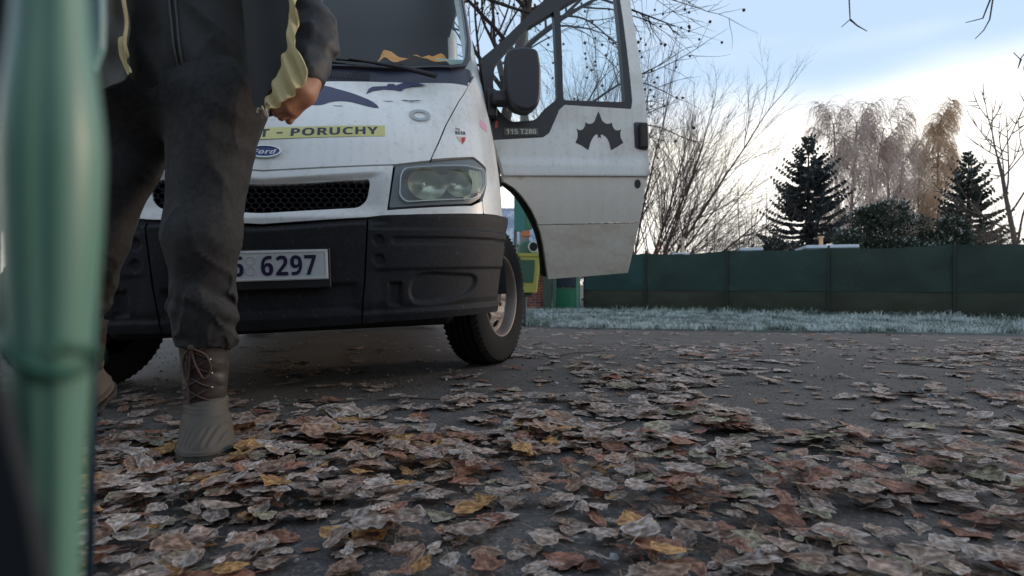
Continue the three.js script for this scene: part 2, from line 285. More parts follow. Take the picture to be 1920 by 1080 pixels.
{
  // inner shell that closes the gaps between the panels
  const core = [[0, 0.36], [1.15, 0.36], [1.3, 0.72], [SMAX + 0.02, 0.86], [SMAX + 0.02, 1.48], [1.16, 1.5], [0.9, 1.44], [0, 1.40]];
  vp('inner_shell', whole(core), { off: -0.10, thick: 0, max: 0.07 }, M.black);
  const hood = vp('bonnet', whole([[0, 0.888], [0.2, 0.902], [0.485, 0.922], [0.634, 0.948], [0.68, 1.04], [0.726, 1.135], [0.775, 1.215], [0.827, 1.295], [0.92, 1.41], [0.72, 1.405], [0.51, 1.405], [0.215, 1.385], [0, 1.37]]), { thick: 0.02, max: 0.035, disp: (s, v) => 0.006 * sm(Math.abs(s), 0.62, 0.5) * sm(v, 0.95, 1.05) }, M.paint);
  both((m) => vp('front_wing', rounded(m([[0.641, 0.953], [0.687, 1.04], [0.733, 1.135], [0.782, 1.215], [0.834, 1.295], [0.927, 1.412], [1.02, 1.50], [1.24, 1.52], [SMAX + 0.02, 1.52], [SMAX + 0.02, 0.81], [1.50, 0.79], [1.40, 0.745], [1.19, 0.746], [0.905, 0.733], [0.905, 0.795], [0.93, 0.835], [0.948, 0.871], [0.960, 0.950], [0.868, 0.989]]), 0.008, 2), { thick: 0.02, max: 0.04 }, M.paint));
  const grilleHole = rounded(whole([[0, 0.838], [0.2, 0.849], [0.385, 0.867], [0.390, 0.845], [0.376, 0.776], [0.342, 0.746], [0.165, 0.734], [0, 0.722]].reverse()), 0.018, 4);
  const crease = (s) => 0.848 + Math.abs(s) * 0.087;
  const fp = vp('front_panel', rounded(whole([[0, 0.668 + 0.012], [0.2, 0.692], [0.376, 0.702], [0.426, 0.709], [0.604, 0.716], [0.808, 0.727], [0.899, 0.732], [0.899, 0.788], [0.828, 0.761], [0.449, 0.729], [0.480, 0.915], [0.2, 0.895], [0, 0.881]]), 0.004, 2), { thick: 0.03, max: 0.022, holes: [grilleHole], disp: (s, v) => -0.022 * sm(crease(s) - v, -0.004, 0.016) * sm(Math.abs(s), 0.47, 0.36) * sm(v, 0.70, 0.76) }, M.paint);
  // honeycomb grille
  const gb = []; const inside = (x, y) => { let c = false; for (let i = 0, j = grilleHole.length - 1; i < grilleHole.length; j = i++) { const [xi, yi] = grilleHole[i], [xj, yj] = grilleHole[j]; if ((yi > y) !== (yj > y) && x < (xj - xi) * (y - yi) / (yj - yi) + xi) c = !c; } return c; };
  const hx = 0.0290, hy = 0.0205, b = new B();
  for (let r = -1; r < 9; r++) for (let q = -15; q < 15; q++) {
    const cx = (q + (r & 1) * 0.5) * hx, cy = 0.715 + r * hy * 0.93; if (!inside(cx, cy)) continue;
    const ring = (k, z) => span(0, 5, 5).map((a) => { const f = a / 6 * TAU + TAU / 12; const p = front(cx + Math.cos(f) * hx * 0.585 * k, cy + Math.sin(f) * hy * 0.66 * k); return b.v(p.x, p.y, p.z + z); });
    const o = ring(1.0, -0.034), i0 = ring(0.80, -0.030), i1 = ring(0.76, -0.060);
    for (let k = 0; k < 6; k++) { const l = (k + 1) % 6; b.quad(o[k], o[l], i0[l], i0[k]); b.quad(i0[k], i0[l], i1[l], i1[k]); }
  }
  const gr = mesh('grille', b.geo(), std([0.022, 0.021, 0.030], 0.42), van);
  // bumper: centre piece and two corners, with ledges, holes and blanked lamp recess
  const inPoly = (poly) => (x, y) => { let d = 1e9, c = false; for (let i = 0, j = poly.length - 1; i < poly.length; j = i++) { const [xi, yi] = poly[i], [xj, yj] = poly[j]; if ((yi > y) !== (yj > y) && x < (xj - xi) * (y - yi) / (yj - yi) + xi) c = !c; const ex = xj - xi, ey = yj - yi, t = clamp(((x - xi) * ex + (y - yi) * ey) / (ex * ex + ey * ey), 0, 1); d = Math.min(d, Math.hypot(x - xi - ex * t, y - yi - ey * t)); } return c ? d : -d; };
  const fog = inPoly(cmr([[0.519, 0.438], [0.552, 0.479], [0.716, 0.479], [0.801, 0.467], [0.806, 0.44], [0.768, 0.401], [0.686, 0.379], [0.57, 0.371], [0.523, 0.386]])), slot = inPoly([[0.443, 0.451], [0.488, 0.449], [0.485, 0.371], [0.441, 0.373]]);
  const relief = (s, v) => {
    const q = Math.abs(s); let d = 0;
    d -= 0.030 * sm(v, mix(0.652, 0.672, sm(q, 0, 0.4)), mix(0.662, 0.682, sm(q, 0, 0.4))) * sm(q, 0.46, 0.40);
    d -= 0.014 * sm(v, 0.650, 0.658) * sm(q, 0.36, 0.40);
    d -= 0.010 * sm(v, 0.592, 0.600) * sm(v, 0.626, 0.618) * sm(q, 0.45, 0.47) * sm(q, 1.13, 1.08);
    d -= 0.010 * sm(v, 0.505, 0.495) * sm(q, 0.36, 0.42);
    d -= 0.016 * sm(fog(q, v), -0.004, 0.010); d -= 0.022 * sm(slot(q, v), -0.003, 0.004);
    for (const hv of [0.611, 0.538]) d -= 0.014 * sm(Math.hypot(q - 0.408, v - hv), 0.023, 0.017);
    d += 0.020 * sm(v, 0.362, 0.345) * sm(q, 0.30, 0.36) + 0.012 * sm(v, 0.362, 0.345) * sm(q, 0.36, 0.30);
    d -= 0.020 * sm(v, 0.46, 0.44) * sm(v, 0.36, 0.375) * sm(q, 0.345, 0.30);
    return d * 0.6;
  };
  vp('bumper_centre', rounded(whole([[0, 0.308], [0.11, 0.31], [0.333, 0.314], [0.352, 0.464], [0.366, 0.64], [0.371, 0.692], [0.2, 0.680], [0, 0.668]]), 0.004, 2), { off: 0.035, thick: 0.06, max: 0.014, disp: relief }, M.plastic);
  both((m) => {
    const c = vp('bumper_corner', rounded(m([[0.339, 0.316], [0.644, 0.318], [0.925, 0.318], [0.962, 0.435], [1.005, 0.552], [1.06, 0.648], [1.20, 0.735], [1.10, 0.732], [0.808, 0.716], [0.604, 0.706], [0.426, 0.699], [0.377, 0.692], [0.372, 0.64], [0.358, 0.464]]), 0.006, 2), { off: 0.035, thick: 0.06, max: 0.014, disp: relief }, M.plastic);
    for (const hv of [0.611, 0.538]) vp('towing_plug', m(span(0, 23, 23).map((k) => [0.408 + 0.011 * Math.cos(k / 24 * TAU), hv + 0.011 * Math.sin(k / 24 * TAU)])), { off: 0.024, thick: 0.004, max: 0.02 }, M.black, c);
  });
  const oil = std([0.10, 0.08, 0.06], 0.9);
  // number plate with its holder
  const wz = front(0.2, 0.52).z + 0.062, plate = new THREE.Group(); plate.name = 'number_plate'; van.add(plate); plate.position.set(-0.029, 0.525, wz);
  mesh('plate_holder', rbox(0.536, 0.142, 0.014, 0.004, 0, -0.013, -0.010), M.black, plate);
  mesh('plate_sheet', rbox(0.52, 0.108, 0.004, 0.002), std([0.55, 0.58, 0.59], 0.4), plate);
  { const o = [], w = 0.256, h = 0.050, r = 0.010; const sh = new THREE.Shape(rounded([[-w, -h], [w, -h], [w, h], [-w, h]], r, 5).map(([x, y]) => new THREE.Vector2(x, y))); sh.holes.push(new THREE.Path(rounded([[-w + 0.004, -h + 0.004], [w - 0.004, -h + 0.004], [w - 0.004, h - 0.004], [-w + 0.004, h - 0.004]], r * 0.8, 5).reverse().map(([x, y]) => new THREE.Vector2(x, y))));
    mesh('plate_border', new THREE.ExtrudeGeometry(sh, { depth: 0.0022, bevelEnabled: false }).translate(0, 0, 0.002), std([0.70, 0.72, 0.72], 0.35), plate);
    mesh('plate_band', new THREE.BoxGeometry(0.038, 0.094, 0.0012).translate(-0.231, 0, 0.0028), std([0.01, 0.04, 0.28], 0.4), plate); }
  const ink = std([0.012, 0.012, 0.05], 0.45), flat = (x, y) => new THREE.Vector3(x, y, 0);
  const chars = [['5', -0.168], ['S', -0.116], ['6', -0.064], ['6', 0.034], ['2', 0.084], ['9', 0.132], ['7', 0.180]];
  mesh('plate_characters', merged(chars.map(([c, x]) => lettering(c, 0.040, 0.071).map(({ pts, holes }) => sheet(pts, { surf: flat, holes, thick: 0.0015, max: 0.05, off: 0.0042 }).translate(x, -0.036, 0))).flat()), ink, plate);
  for (const y of [0.018, -0.018]) mesh('plate_seal', new THREE.TorusGeometry(0.0145, 0.0012, 6, 28).translate(-0.002, y, 0.0026), std([0.42, 0.46, 0.46], 0.4), plate);
  // oval badge
  const ell = (rx, ry, n = 48) => span(0, n - 1, n - 1).map((k) => [rx * Math.cos(k / n * TAU), 0.962 + ry * Math.sin(k / n * TAU)]);
  const badge = vp('oval_badge', ell(0.060, 0.0265), { off: 0.010, thick: 0.012, max: 0.03, holes: [ell(0.055, 0.0225).reverse()] }, M.chrome);
  vp('badge_field', ell(0.055, 0.0225), { off: 0.007, thick: 0.006, max: 0.03 }, std([0.012, 0.018, 0.14], 0.25), badge);
  for (const { pts, holes } of lettering('Ford', 0.078, 0.021)) vp('badge_script', pts.map(([x, y]) => [x - 0.039 + (y - 0.01) * 0.35, y + 0.951]), { off: 0.0082, thick: 0.001, max: 0.02, holes: holes.map((h) => h.map(([x, y]) => [x - 0.039 + (y - 0.01) * 0.35, y + 0.951])) }, std([0.62, 0.66, 0.7], 0.35), badge);
  // decals on the bonnet
  const dk = { off: 0.0075, thick: 0.0006, max: 0.03, disp: null };
  const dec = (name, pts, mat, parent = hood, o = {}) => vp(name, pts, { ...dk, ...o }, mat, parent);
  const wing = [[0.199, 1.349], [0.25, 1.328], [0.313, 1.302], [0.362, 1.275], [0.407, 1.245], [0.431, 1.208], [0.384, 1.214], [0.316, 1.237], [0.271, 1.241], [0.227, 1.231], [0.195, 1.212], [0.15, 1.208], [0.10, 1.205], [0.07, 1.175], [0.045, 1.150], [0.028, 1.178], [0.014, 1.172], [0, 1.178]];
  dec('bat_decal', cmr(whole([[0, 1.335], [0.012, 1.352], [0.024, 1.335], [0.06, 1.328], [0.12, 1.345], ...wing].reverse()), 2), M.decal);
  dec('bat_decal', [[0.376, 1.3], [0.388, 1.344], [0.407, 1.364], [0.47, 1.375], [0.479, 1.39], [0.505, 1.392], [0.514, 1.381], [0.552, 1.4], [0.602, 1.404], [0.667, 1.382], [0.585, 1.375], [0.552, 1.36], [0.536, 1.338], [0.506, 1.345], [0.456, 1.345], [0.407, 1.325]], M.decal);
  const mini = (x, y, w) => [[-1, 0.06], [-0.6, 0.2], [-0.2, 0.04], [-0.06, 0.14], [0, 0.06], [0.06, 0.14], [0.2, 0.1], [0.6, 0.24], [1, 0.1], [0.55, 0.0], [0.2, -0.1], [0, -0.2], [-0.2, -0.1], [-0.55, -0.02]].map(([a, c]) => [x + a * w, y + c * w * 0.55]);
  dec('bat_decal', mini(0.260, 1.208, 0.021), M.decalBlack); dec('bat_decal', mini(0.473, 1.257, 0.025), M.decalBlack); dec('bat_decal', mini(0.580, 1.267, 0.050), M.decalBlack);
  dec('bat_decal', mini(-0.36, 1.25, 0.05), M.decalBlack); dec('bat_decal', mini(-0.52, 1.30, 0.07), M.decal);
  const ringO = span(0, 31, 31).map((k) => [0.610 + 0.048 * Math.cos(k / 32 * TAU), 1.177 + 0.034 * Math.sin(k / 32 * TAU)]), ringI = ringO.map(([x, y]) => [0.610 + (x - 0.610) * 0.62, 1.177 + (y - 1.177) * 0.58]).reverse();
  dec('ring_stain', ringO, std([0.36, 0.39, 0.40], 0.5), hood, { holes: [ringI] });
  const tilt = (x) => 1.018 + 0.066 * (x + 0.01), yl = [];
  for (const x of span(-0.452, 0.452, 20)) yl.push([x, tilt(x)]); for (const x of span(0.452, -0.452, 20)) yl.push([x, tilt(x) + 0.056]);
  const stripe = dec('yellow_banner', yl, std([1, 1, 1], 0.55, { map: tex(256, (u, v) => { const n = fbm(u * 8, v * 8, 41, 4, 8); return [0.50 + 0.14 * n, 0.48 + 0.13 * n, 0.17 + 0.10 * n]; }) }));
  const word = (t, x, w, h, y0) => lettering(t, w, h).forEach(({ pts, holes }) => { const f = (q) => q.map(([a, c]) => [x + a, tilt(x + a) + y0 + c]); dec('banner_letter', f(pts), std([0.018, 0.018, 0.05], 0.5), stripe, { off: 0.0085, holes: holes.map(f) }); });
  word('PORUCHY', 0.088, 0.336, 0.038, 0.010); word('-', 0.036, 0.022, 0.006, 0.024); word('T', -0.026, 0.034, 0.038, 0.010);
  // wing sticker and pink mark
  const wingM = van.children.find((c) => c.name === 'front_wing');
  dec('sticker', [[0.775, 1.078], [0.834, 1.084], [0.826, 1.062], [0.806, 1.040], [0.786, 1.060]], std([0.62, 0.45, 0.38], 0.5), wingM, { off: 0.0012 });
  dec('sticker', [[0.806, 1.076], [0.828, 1.080], [0.822, 1.062], [0.806, 1.043], [0.801, 1.06]], std([0.42, 0.03, 0.03], 0.5), wingM, { off: 0.002 });
  lettering('BEER', 0.060, 0.017).forEach(({ pts, holes }) => { const f = (q) => q.map(([a, c]) => [0.774 + a, 1.089 + c + a * 0.1]); dec('sticker_lettering', f(pts), M.decalBlack, wingM, { off: 0.0014, holes: holes.map(f) }); });
  lettering('DIE', 0.024, 0.012).forEach(({ pts, holes }) => { const f = (q) => q.map(([a, c]) => [0.778 + a, 1.113 + c]); dec('sticker_lettering', f(pts), std([0.35, 0.16, 0.14], 0.5), wingM, { off: 0.0014, holes: holes.map(f) }); });
  dec('pink_sticker', [[0.955, 1.165], [0.972, 1.21], [1.02, 1.205], [1.055, 1.19], [1.035, 1.15], [0.99, 1.16]], std([0.60, 0.33, 0.45], 0.6), wingM, { off: 0.0012, max: 0.02 });
  // headlights: clear cover over a grey bowl with reflectors
  both((m, sg) => {
    const outl = [[0.490, 0.918], [0.638, 0.941], [0.866, 0.980], [0.952, 0.945], [0.940, 0.871], [0.896, 0.804], [0.828, 0.773], [0.458, 0.742]];
    const h = new THREE.Group(); h.name = 'headlight'; van.add(h);
    vp('lamp_bowl', rounded(m(outl), 0.01, 3), { off: -0.065, thick: 0, max: 0.05 }, std([0.20, 0.22, 0.21], 0.4), h);
    const inner = [[0.521, 0.902], [0.66, 0.921], [0.806, 0.937], [0.93, 0.932], [0.932, 0.874], [0.890, 0.815], [0.821, 0.787], [0.521, 0.759], [0.496, 0.785], [0.504, 0.868]];
    const inn = rounded(m(inner), 0.02, 4);
    vp('lamp_surround', rounded(m(outl), 0.01, 3), { off: -0.006, thick: 0.06, max: 0.04, holes: [inn.slice().reverse()] }, std([0.13, 0.15, 0.16], 0.35), h);
    vp('lamp_cover', inn, { off: 0.006, thick: 0.012, max: 0.03 }, M.lamp, h);
    const bowl = (s, v, r, depth, mat, name, sc) => { const n = 20, pr = span(0, n, n).map((k) => new THREE.Vector2(r * k / n, depth * (k / n) ** 2)); const g = new THREE.LatheGeometry(pr, 36); g.rotateX(Math.PI / 2); g.scale(sc, 1, 1); const p = front(s * sg, v); const o = mesh(name, g, mat, h); o.position.copy(p); o.position.z -= depth + 0.012; o.rotation.y = sg * 0.30; return o; };
    const refl = std([0.56, 0.57, 0.48], 0.3, { metalness: 1 });
    bowl(0.60, 0.842, 0.066, 0.05, refl, 'main_reflector', 1.25); bowl(0.745, 0.855, 0.058, 0.05, refl, 'dip_reflector', 1.1);
    const p1 = front(0.60 * sg, 0.842), p2 = front(0.745 * sg, 0.85);
    mesh('bulb', new THREE.CapsuleGeometry(0.009, 0.03, 4, 12).rotateX(Math.PI / 2).translate(p1.x, p1.y, p1.z - 0.045), std([0.7, 0.72, 0.7], 0.2), h);
    mesh('bulb', new THREE.CapsuleGeometry(0.008, 0.02, 4, 12).rotateX(Math.PI / 2).translate(p2.x, p2.y, p2.z - 0.045), std([0.7, 0.72, 0.7], 0.2), h);
    const rb = new B(); for (let k = 0; k < 9; k++) { const s = 0.832 + k * 0.0105; const a = [0, 1, 2, 3, 4, 5].map((q) => { const p = front(s * sg, mix(0.815 + k * 0.003, 0.925, q / 5)); return [p.x, p.y, p.z - 0.020]; }); rb.tube(a, 0.0042, 6); }
    mesh('indicator_ribs', rb.geo(), std([0.55, 0.55, 0.44], 0.25), h);
    vp('indicator_back', m([[0.815, 0.79], [0.89, 0.82], [0.93, 0.875], [0.925, 0.93], [0.835, 0.935], [0.815, 0.86]]), { off: -0.035, thick: 0.002, max: 0.04 }, std([0.50, 0.48, 0.34], 0.35), h);
    vp('lamp_rim', inn, { off: 0.0085, thick: 0.004, max: 0.05, holes: [inn.map(([x, y]) => [x + ((m === mirror ? -0.71 : 0.71) - x) * 0.022, y + (0.85 - y) * 0.045]).reverse()] }, std([0.42, 0.47, 0.48], 0.25), h);
  });
  // scuttle, wipers, windscreen, pillars
  vp('scuttle', whole([[0, 1.378], [0.215, 1.393], [0.51, 1.412], [0.72, 1.412], [0.925, 1.418], [1.0, 1.50], [1.0, 1.545], [0.80, 1.530], [0.517, 1.528], [0.209, 1.520], [0, 1.512]]), { off: -0.012, thick: 0.02, max: 0.03 }, M.blueTrim);
  const sl = new B(); for (let k = 0; k < 26; k++) { const s = 0.05 + k * 0.0135; const a = front(s, 1.42), c = front(s + 0.003, 1.47); sl.tube([[a.x, a.y, a.z - 0.004], [c.x, c.y, c.z - 0.004]], 0.0035, 4); }
  mesh('scuttle_vent', sl.geo(), M.black, van);
  const glassO = whole([[0, 1.500], [0.209, 1.508], [0.517, 1.516], [0.80, 1.518], [0.915, 1.548], [0.975, 1.62], [1.03, 1.75], [1.055, 1.93], [1.075, 2.20], [0, 2.24]]);
  vp('windscreen', glassO, { off: 0.0, thick: 0.006, max: 0.06 }, M.screen);
  vp('windscreen_seal', whole([[0, 1.494], [0.517, 1.508], [0.82, 1.508], [0.94, 1.54], [1.0, 1.61], [1.062, 1.75], [1.09, 1.93], [1.11, 2.24], [0, 2.28]]), { off: 0.004, thick: 0.02, max: 0.05, holes: [glassO.map(([x, y]) => [x * 0.995, y + (1.78 - y) * 0.01]).reverse()] }, M.trim);
  both((m) => vp('windscreen_pillar', m([[1.00, 1.50], [1.02, 1.56], [1.068, 1.75], [1.096, 1.93], [1.115, 2.28], [1.30, 2.28], [1.25, 1.9], [1.235, 1.7], [1.22, 1.528], [1.04, 1.508]]), { off: -0.004, thick: 0.05, max: 0.05 }, M.paint));
  for (const [a, c, e, name] of [[[0.72, 1.425], [0.30, 1.535], [0.02, 1.555], 'wiper'], [[0.02, 1.40], [-0.36, 1.52], [-0.66, 1.54], 'wiper']]) {
    const w = new THREE.Group(); w.name = name; van.add(w); const on = ([s, v], h) => { const p = front(s, v); return [p.x, p.y + h * 0.6, p.z + h]; };
    mesh('wiper_arm', new B().tube([on(a, 0.02), on([mix(a[0], c[0], 0.4), mix(a[1], c[1], 0.4)], 0.035), on(c, 0.02)], [0.013, 0.011, 0.006], 8).geo(), M.black, w);
    mesh('wiper_blade', new B().tube([on([c[0] + 0.26, c[1] - 0.008], 0.008), on(c, 0.012), on(e, 0.008)], 0.006, 6).geo(), M.black, w);
  }
  // cab: dashboard, cloth, bulkhead, roof, far side, load box
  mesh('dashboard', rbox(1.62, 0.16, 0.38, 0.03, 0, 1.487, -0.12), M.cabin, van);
  const cl = new THREE.PlaneGeometry(0.40, 0.15, 40, 16).rotateX(-Math.PI / 2), cp = cl.attributes.position;
  for (let i = 0; i < cp.count; i++) { const x = cp.getX(i), z = cp.getZ(i); cp.setY(i, 0.07 * fbm(x * 13 + 3, z * 13, 2, 3) * sm(0.20 - Math.abs(x), 0, 0.05) + 0.012 * Math.sin(x * 30 + z * 20)); cp.setX(i, x + 0.02 * (fbm(x * 9, z * 12, 8, 2) - 0.5)); } cl.computeVertexNormals();
  const cloth = mesh('orange_cloth', cl, std([0.86, 0.34, 0.06], 0.9), scene); van.updateMatrixWorld(true);
  cloth.applyMatrix4(new THREE.Matrix4().copy(van.matrixWorld).multiply(new THREE.Matrix4().makeTranslation(0.62, 1.592, 0.03)).multiply(new THREE.Matrix4().makeRotationX(0.5)));
  tag(cloth, 'crumpled orange cloth lying on the dashboard behind the windscreen', 'cloth');
  const paper = mesh('paper_sheet', rbox(0.17, 0.05, 0.06, 0.01), std([0.45, 0.6, 0.58], 0.8), scene); paper.applyMatrix4(new THREE.Matrix4().copy(van.matrixWorld).multiply(new THREE.Matrix4().makeTranslation(0.81, 1.600, 0.02)));
  tag(paper, 'pale teal packet on the dashboard beside the orange cloth', 'packet');
  mesh('load_box', rbox(2.02, 1.86, 3.0, 0.08, 0, 1.39, -2.62, 5), M.paint, van);
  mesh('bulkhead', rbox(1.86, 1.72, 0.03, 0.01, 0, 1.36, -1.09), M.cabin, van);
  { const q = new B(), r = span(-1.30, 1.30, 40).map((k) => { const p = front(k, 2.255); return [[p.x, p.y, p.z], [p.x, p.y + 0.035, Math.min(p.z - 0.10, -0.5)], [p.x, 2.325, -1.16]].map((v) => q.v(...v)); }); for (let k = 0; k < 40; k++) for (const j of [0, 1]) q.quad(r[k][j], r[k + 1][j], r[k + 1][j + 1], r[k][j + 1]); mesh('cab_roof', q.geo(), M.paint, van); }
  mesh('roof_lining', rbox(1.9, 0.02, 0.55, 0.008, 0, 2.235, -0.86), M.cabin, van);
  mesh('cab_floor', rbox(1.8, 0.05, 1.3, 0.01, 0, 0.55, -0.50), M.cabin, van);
  mesh('passenger_door', rbox(0.06, 1.0, 1.06, 0.02, -0.99, 0.98, -0.55), M.paint, van);
  mesh('passenger_window', rbox(0.008, 0.76, 0.9, 0.003, -0.975, 1.86, -0.6), M.glass, van);
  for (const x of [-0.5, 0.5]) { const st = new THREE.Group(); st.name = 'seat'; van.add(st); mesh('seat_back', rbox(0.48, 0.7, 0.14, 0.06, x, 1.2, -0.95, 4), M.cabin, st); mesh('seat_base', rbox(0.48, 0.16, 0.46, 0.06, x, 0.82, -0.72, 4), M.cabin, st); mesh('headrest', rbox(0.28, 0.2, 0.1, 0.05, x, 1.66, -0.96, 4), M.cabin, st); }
  mesh('steering_wheel', new THREE.TorusGeometry(0.2, 0.016, 10, 40).rotateX(-1.0).translate(0.5, 1.36, -0.28), M.black, van);
  mesh('chassis', rbox(1.5, 0.26, 4.2, 0.05, 0, 0.37, -1.75), std([0.014, 0.013, 0.012], 0.9), van);
  for (const x of [-0.94, 0.94]) { mesh('sill', rbox(0.08, 0.22, 0.75, 0.02, x, 0.44, -0.86), M.plastic, van); mesh('side_skirt', rbox(0.06, 0.22, 1.3, 0.02, x, 0.40, -1.95), M.plastic, van); }
  both((m, sg) => { const q = new B(), r = span(0, 20, 20).map((k) => { const f = k / 20 * Math.PI, y = 0.38 + 0.43 * Math.sin(f), z = 0.43 * Math.cos(f); return [q.v(sg * 0.60, y, z), q.v(sg * 0.99, y, z)]; }); for (let k = 0; k < 20; k++) q.quad(r[k][0], r[k][1], r[k + 1][1], r[k + 1][0]); mesh('wheel_arch', q.geo(), std([0.012, 0.012, 0.012], 0.9), van); });
  // wheels
  function wheel(x, z, turn) {
    const w = new THREE.Group(); w.name = 'wheel'; van.add(w); w.position.set(x, 0.362, z); w.rotation.y = turn; const sg = Math.sign(x);
    const R = 0.364, hw = 0.107, pr = [[0.215, -hw * 0.86], [0.235, -hw * 0.95], [0.29, -hw * 1.02], [0.335, -hw * 0.93], [0.354, -hw * 0.80], [R, -hw * 0.62]];
    const prof = [...pr]; for (const q of [-0.36, -0.12, 0.12, 0.36]) prof.push([R, hw * (q - 0.06) * 1.35], [R - 0.009, hw * (q - 0.05) * 1.35], [R - 0.009, hw * (q + 0.05) * 1.35], [R, hw * (q + 0.06) * 1.35]);
    prof.push(...pr.map(([a, c]) => [a, -c]).reverse());
    mesh('tyre', new THREE.LatheGeometry(prof.map(([a, c]) => new THREE.Vector2(a, c)), 72).rotateZ(-Math.PI / 2), M.rubber, w);
    const lug = new B(); for (let k = 0; k < 66; k++) { const f = k / 66 * TAU; for (const s2 of [-1, 1]) { const y0 = hw * 0.66 * s2, y1 = hw * 0.90 * s2; const c = Math.cos(f), s = Math.sin(f); lug.tube([[y0, c * (R - 0.002), s * (R - 0.002)], [y1, c * (R - 0.017), s * (R - 0.017)]], 0.006, 4); } }
    mesh('tread_blocks', lug.geo(), M.rubber, w).userData.kind = 'stuff';
    const rim = [[0.224, 0.092], [0.219, 0.098], [0.212, 0.094], [0.205, 0.080], [0.196, 0.050], [0.190, 0.0], [0.192, -0.06], [0.21, -0.09], [0.218, -0.092]];
    const rm = mesh('rim', new THREE.LatheGeometry(rim.map(([a, c]) => new THREE.Vector2(a, c)), 60).rotateZ(-Math.PI / 2).scale(sg, 1, 1), M.steel, w);
    const sh = new THREE.Shape(); sh.absarc(0, 0, 0.193, 0, TAU); for (let k = 0; k < 8; k++) { const f = k / 8 * TAU, hp = new THREE.Path(); hp.absellipse(Math.cos(f) * 0.150, Math.sin(f) * 0.150, 0.022, 0.033, 0, TAU, true, f); sh.holes.push(hp); }
    const dg = new THREE.ExtrudeGeometry(sh, { depth: 0.006, bevelEnabled: true, bevelSize: 0.002, bevelThickness: 0.002, bevelSegments: 2, curveSegments: 30 }); const dp = dg.attributes.position;
    for (let i = 0; i < dp.count; i++) { const r = Math.hypot(dp.getX(i), dp.getY(i)); dp.setZ(i, dp.getZ(i) + 0.028 * sm(r, 0.19, 0.11) - 0.03 * sm(r, 0.105, 0.085)); } dg.computeVertexNormals();
    const dirty = std([1, 1, 1], 0.55, { metalness: 0.4, map: tex(128, (u, v) => { const n = fbm(u * 9, v * 9, 51, 4, 9); return [0.16 + 0.34 * n, 0.13 + 0.32 * n, 0.11 + 0.31 * n]; }, true, [6, 6]) });
    mesh('wheel_disc', dg.rotateY(sg * Math.PI / 2).translate(sg * 0.035, 0, 0), dirty, rm);
    mesh('hub_cap', new THREE.CylinderGeometry(0.04, 0.052, 0.05, 28).rotateZ(-sg * Math.PI / 2).translate(sg * 0.052, 0, 0), M.black, rm);
     for (let k = 0; k < 5; k++) { const f = k / 5 * TAU + 0.3; mesh('wheel_nut', new THREE.CylinderGeometry(0.011, 0.012, 0.022, 6).rotateZ(Math.PI / 2).translate(sg * 0.058, Math.cos(f) * 0.078, Math.sin(f) * 0.078), M.steel, rm); }
    mesh('brake_drum', new THREE.CylinderGeometry(0.15, 0.15, 0.09, 36).rotateZ(Math.PI / 2).translate(-sg * 0.02, 0, 0), std([0.05, 0.04, 0.035], 0.8), rm);
  }
  wheel(0.96, 0.0, -33 * rad); wheel(-0.96, 0.0, -33 * rad); wheel(0.87, -3.1, 0); wheel(-0.87, -3.1, 0);

  // the open side door: its plane stands square to the van
  const W0 = -0.06, dsurf = (u, v) => new THREE.Vector3(u, v, W0 + (v > 1.03 ? -0.07 * ((v - 1.03) / 0.9) ** 2 : -0.006 - 0.10 * ((1.03 - v) / 0.58) ** 1.6));
  const door = new THREE.Group(); door.name = 'side_door'; van.add(door);
  const dp = (name, pts, o, mat, parent = door) => mesh(name, sheet(pts, { surf: dsurf, ...o }), mat, parent);
  const arc = [[1.096, 0.998], [1.156, 0.962], [1.198, 0.920], [1.23, 0.878], [1.262, 0.828], [1.289, 0.772], [1.311, 0.705], [1.328, 0.635], [1.349, 0.513], [1.362, 0.443]];
  const belt = [[1.876, 1.424], [1.469, 1.437], [1.437, 1.409], [1.369, 1.271], [1.33, 1.246], [1.047, 1.229]];
  dp('door_skin', rounded([[1.0475, 1.227], [1.084, 1.087], [1.092, 1.034], [1.968, 1.034], [1.975, 1.251], [1.972, 1.40], [1.962, 1.595], [1.937, 1.951], [1.915, 2.27], [1.858, 2.27], [1.872, 1.95], [1.887, 1.474], ...belt.slice(0, -1)], 0.004, 2), { off: 0, thick: 0.06, max: 0.03, back: true, disp: (u, v) => 0.010 * sm(v, 1.14, 1.08) }, M.paint);
  dp('door_lower_skin', [[1.092, 1.030], ...arc.slice(0, 6), [1.293, 0.758], [1.916, 0.762], [1.952, 0.999], [1.966, 1.030]], { off: 0, thick: 0.06, max: 0.04, back: true }, M.doorPaint);
  dp('door_sill_panel', [[1.2945, 0.752], ...arc.slice(6), [1.596, 0.452], [1.86, 0.465], [1.901, 0.686], [1.915, 0.756]], { off: 0.002, thick: 0.06, max: 0.03, back: true }, M.sillPaint);
  const wf = rounded([[1.300, 1.914], [1.437, 2.065], [1.446, 2.065], [1.432, 1.475], [1.342, 1.406], [1.293, 1.345], [1.154, 1.332], [1.109, 1.365], [1.070, 1.414], [1.058, 1.562], [1.074, 1.651], [1.125, 1.72]], 0.03, 4);
  const wr = rounded([[1.490, 2.20], [1.842, 2.21], [1.842, 1.466], [1.464, 1.466]], 0.02, 4);
  dp('window_frame', rounded([[1.049, 1.231], [1.33, 1.248], [1.368, 1.273], [1.435, 1.411], [1.467, 1.439], [1.876, 1.427], [1.884, 1.474], [1.856, 2.265], [1.58, 2.255], [1.266, 1.945], [1.108, 1.785], [0.997, 1.69], [0.997, 1.618], [1.013, 1.471]], 0.012, 3), { off: -0.004, thick: 0.05, max: 0.06, holes: [wf.slice().reverse(), wr.slice().reverse()], back: true }, M.trim);
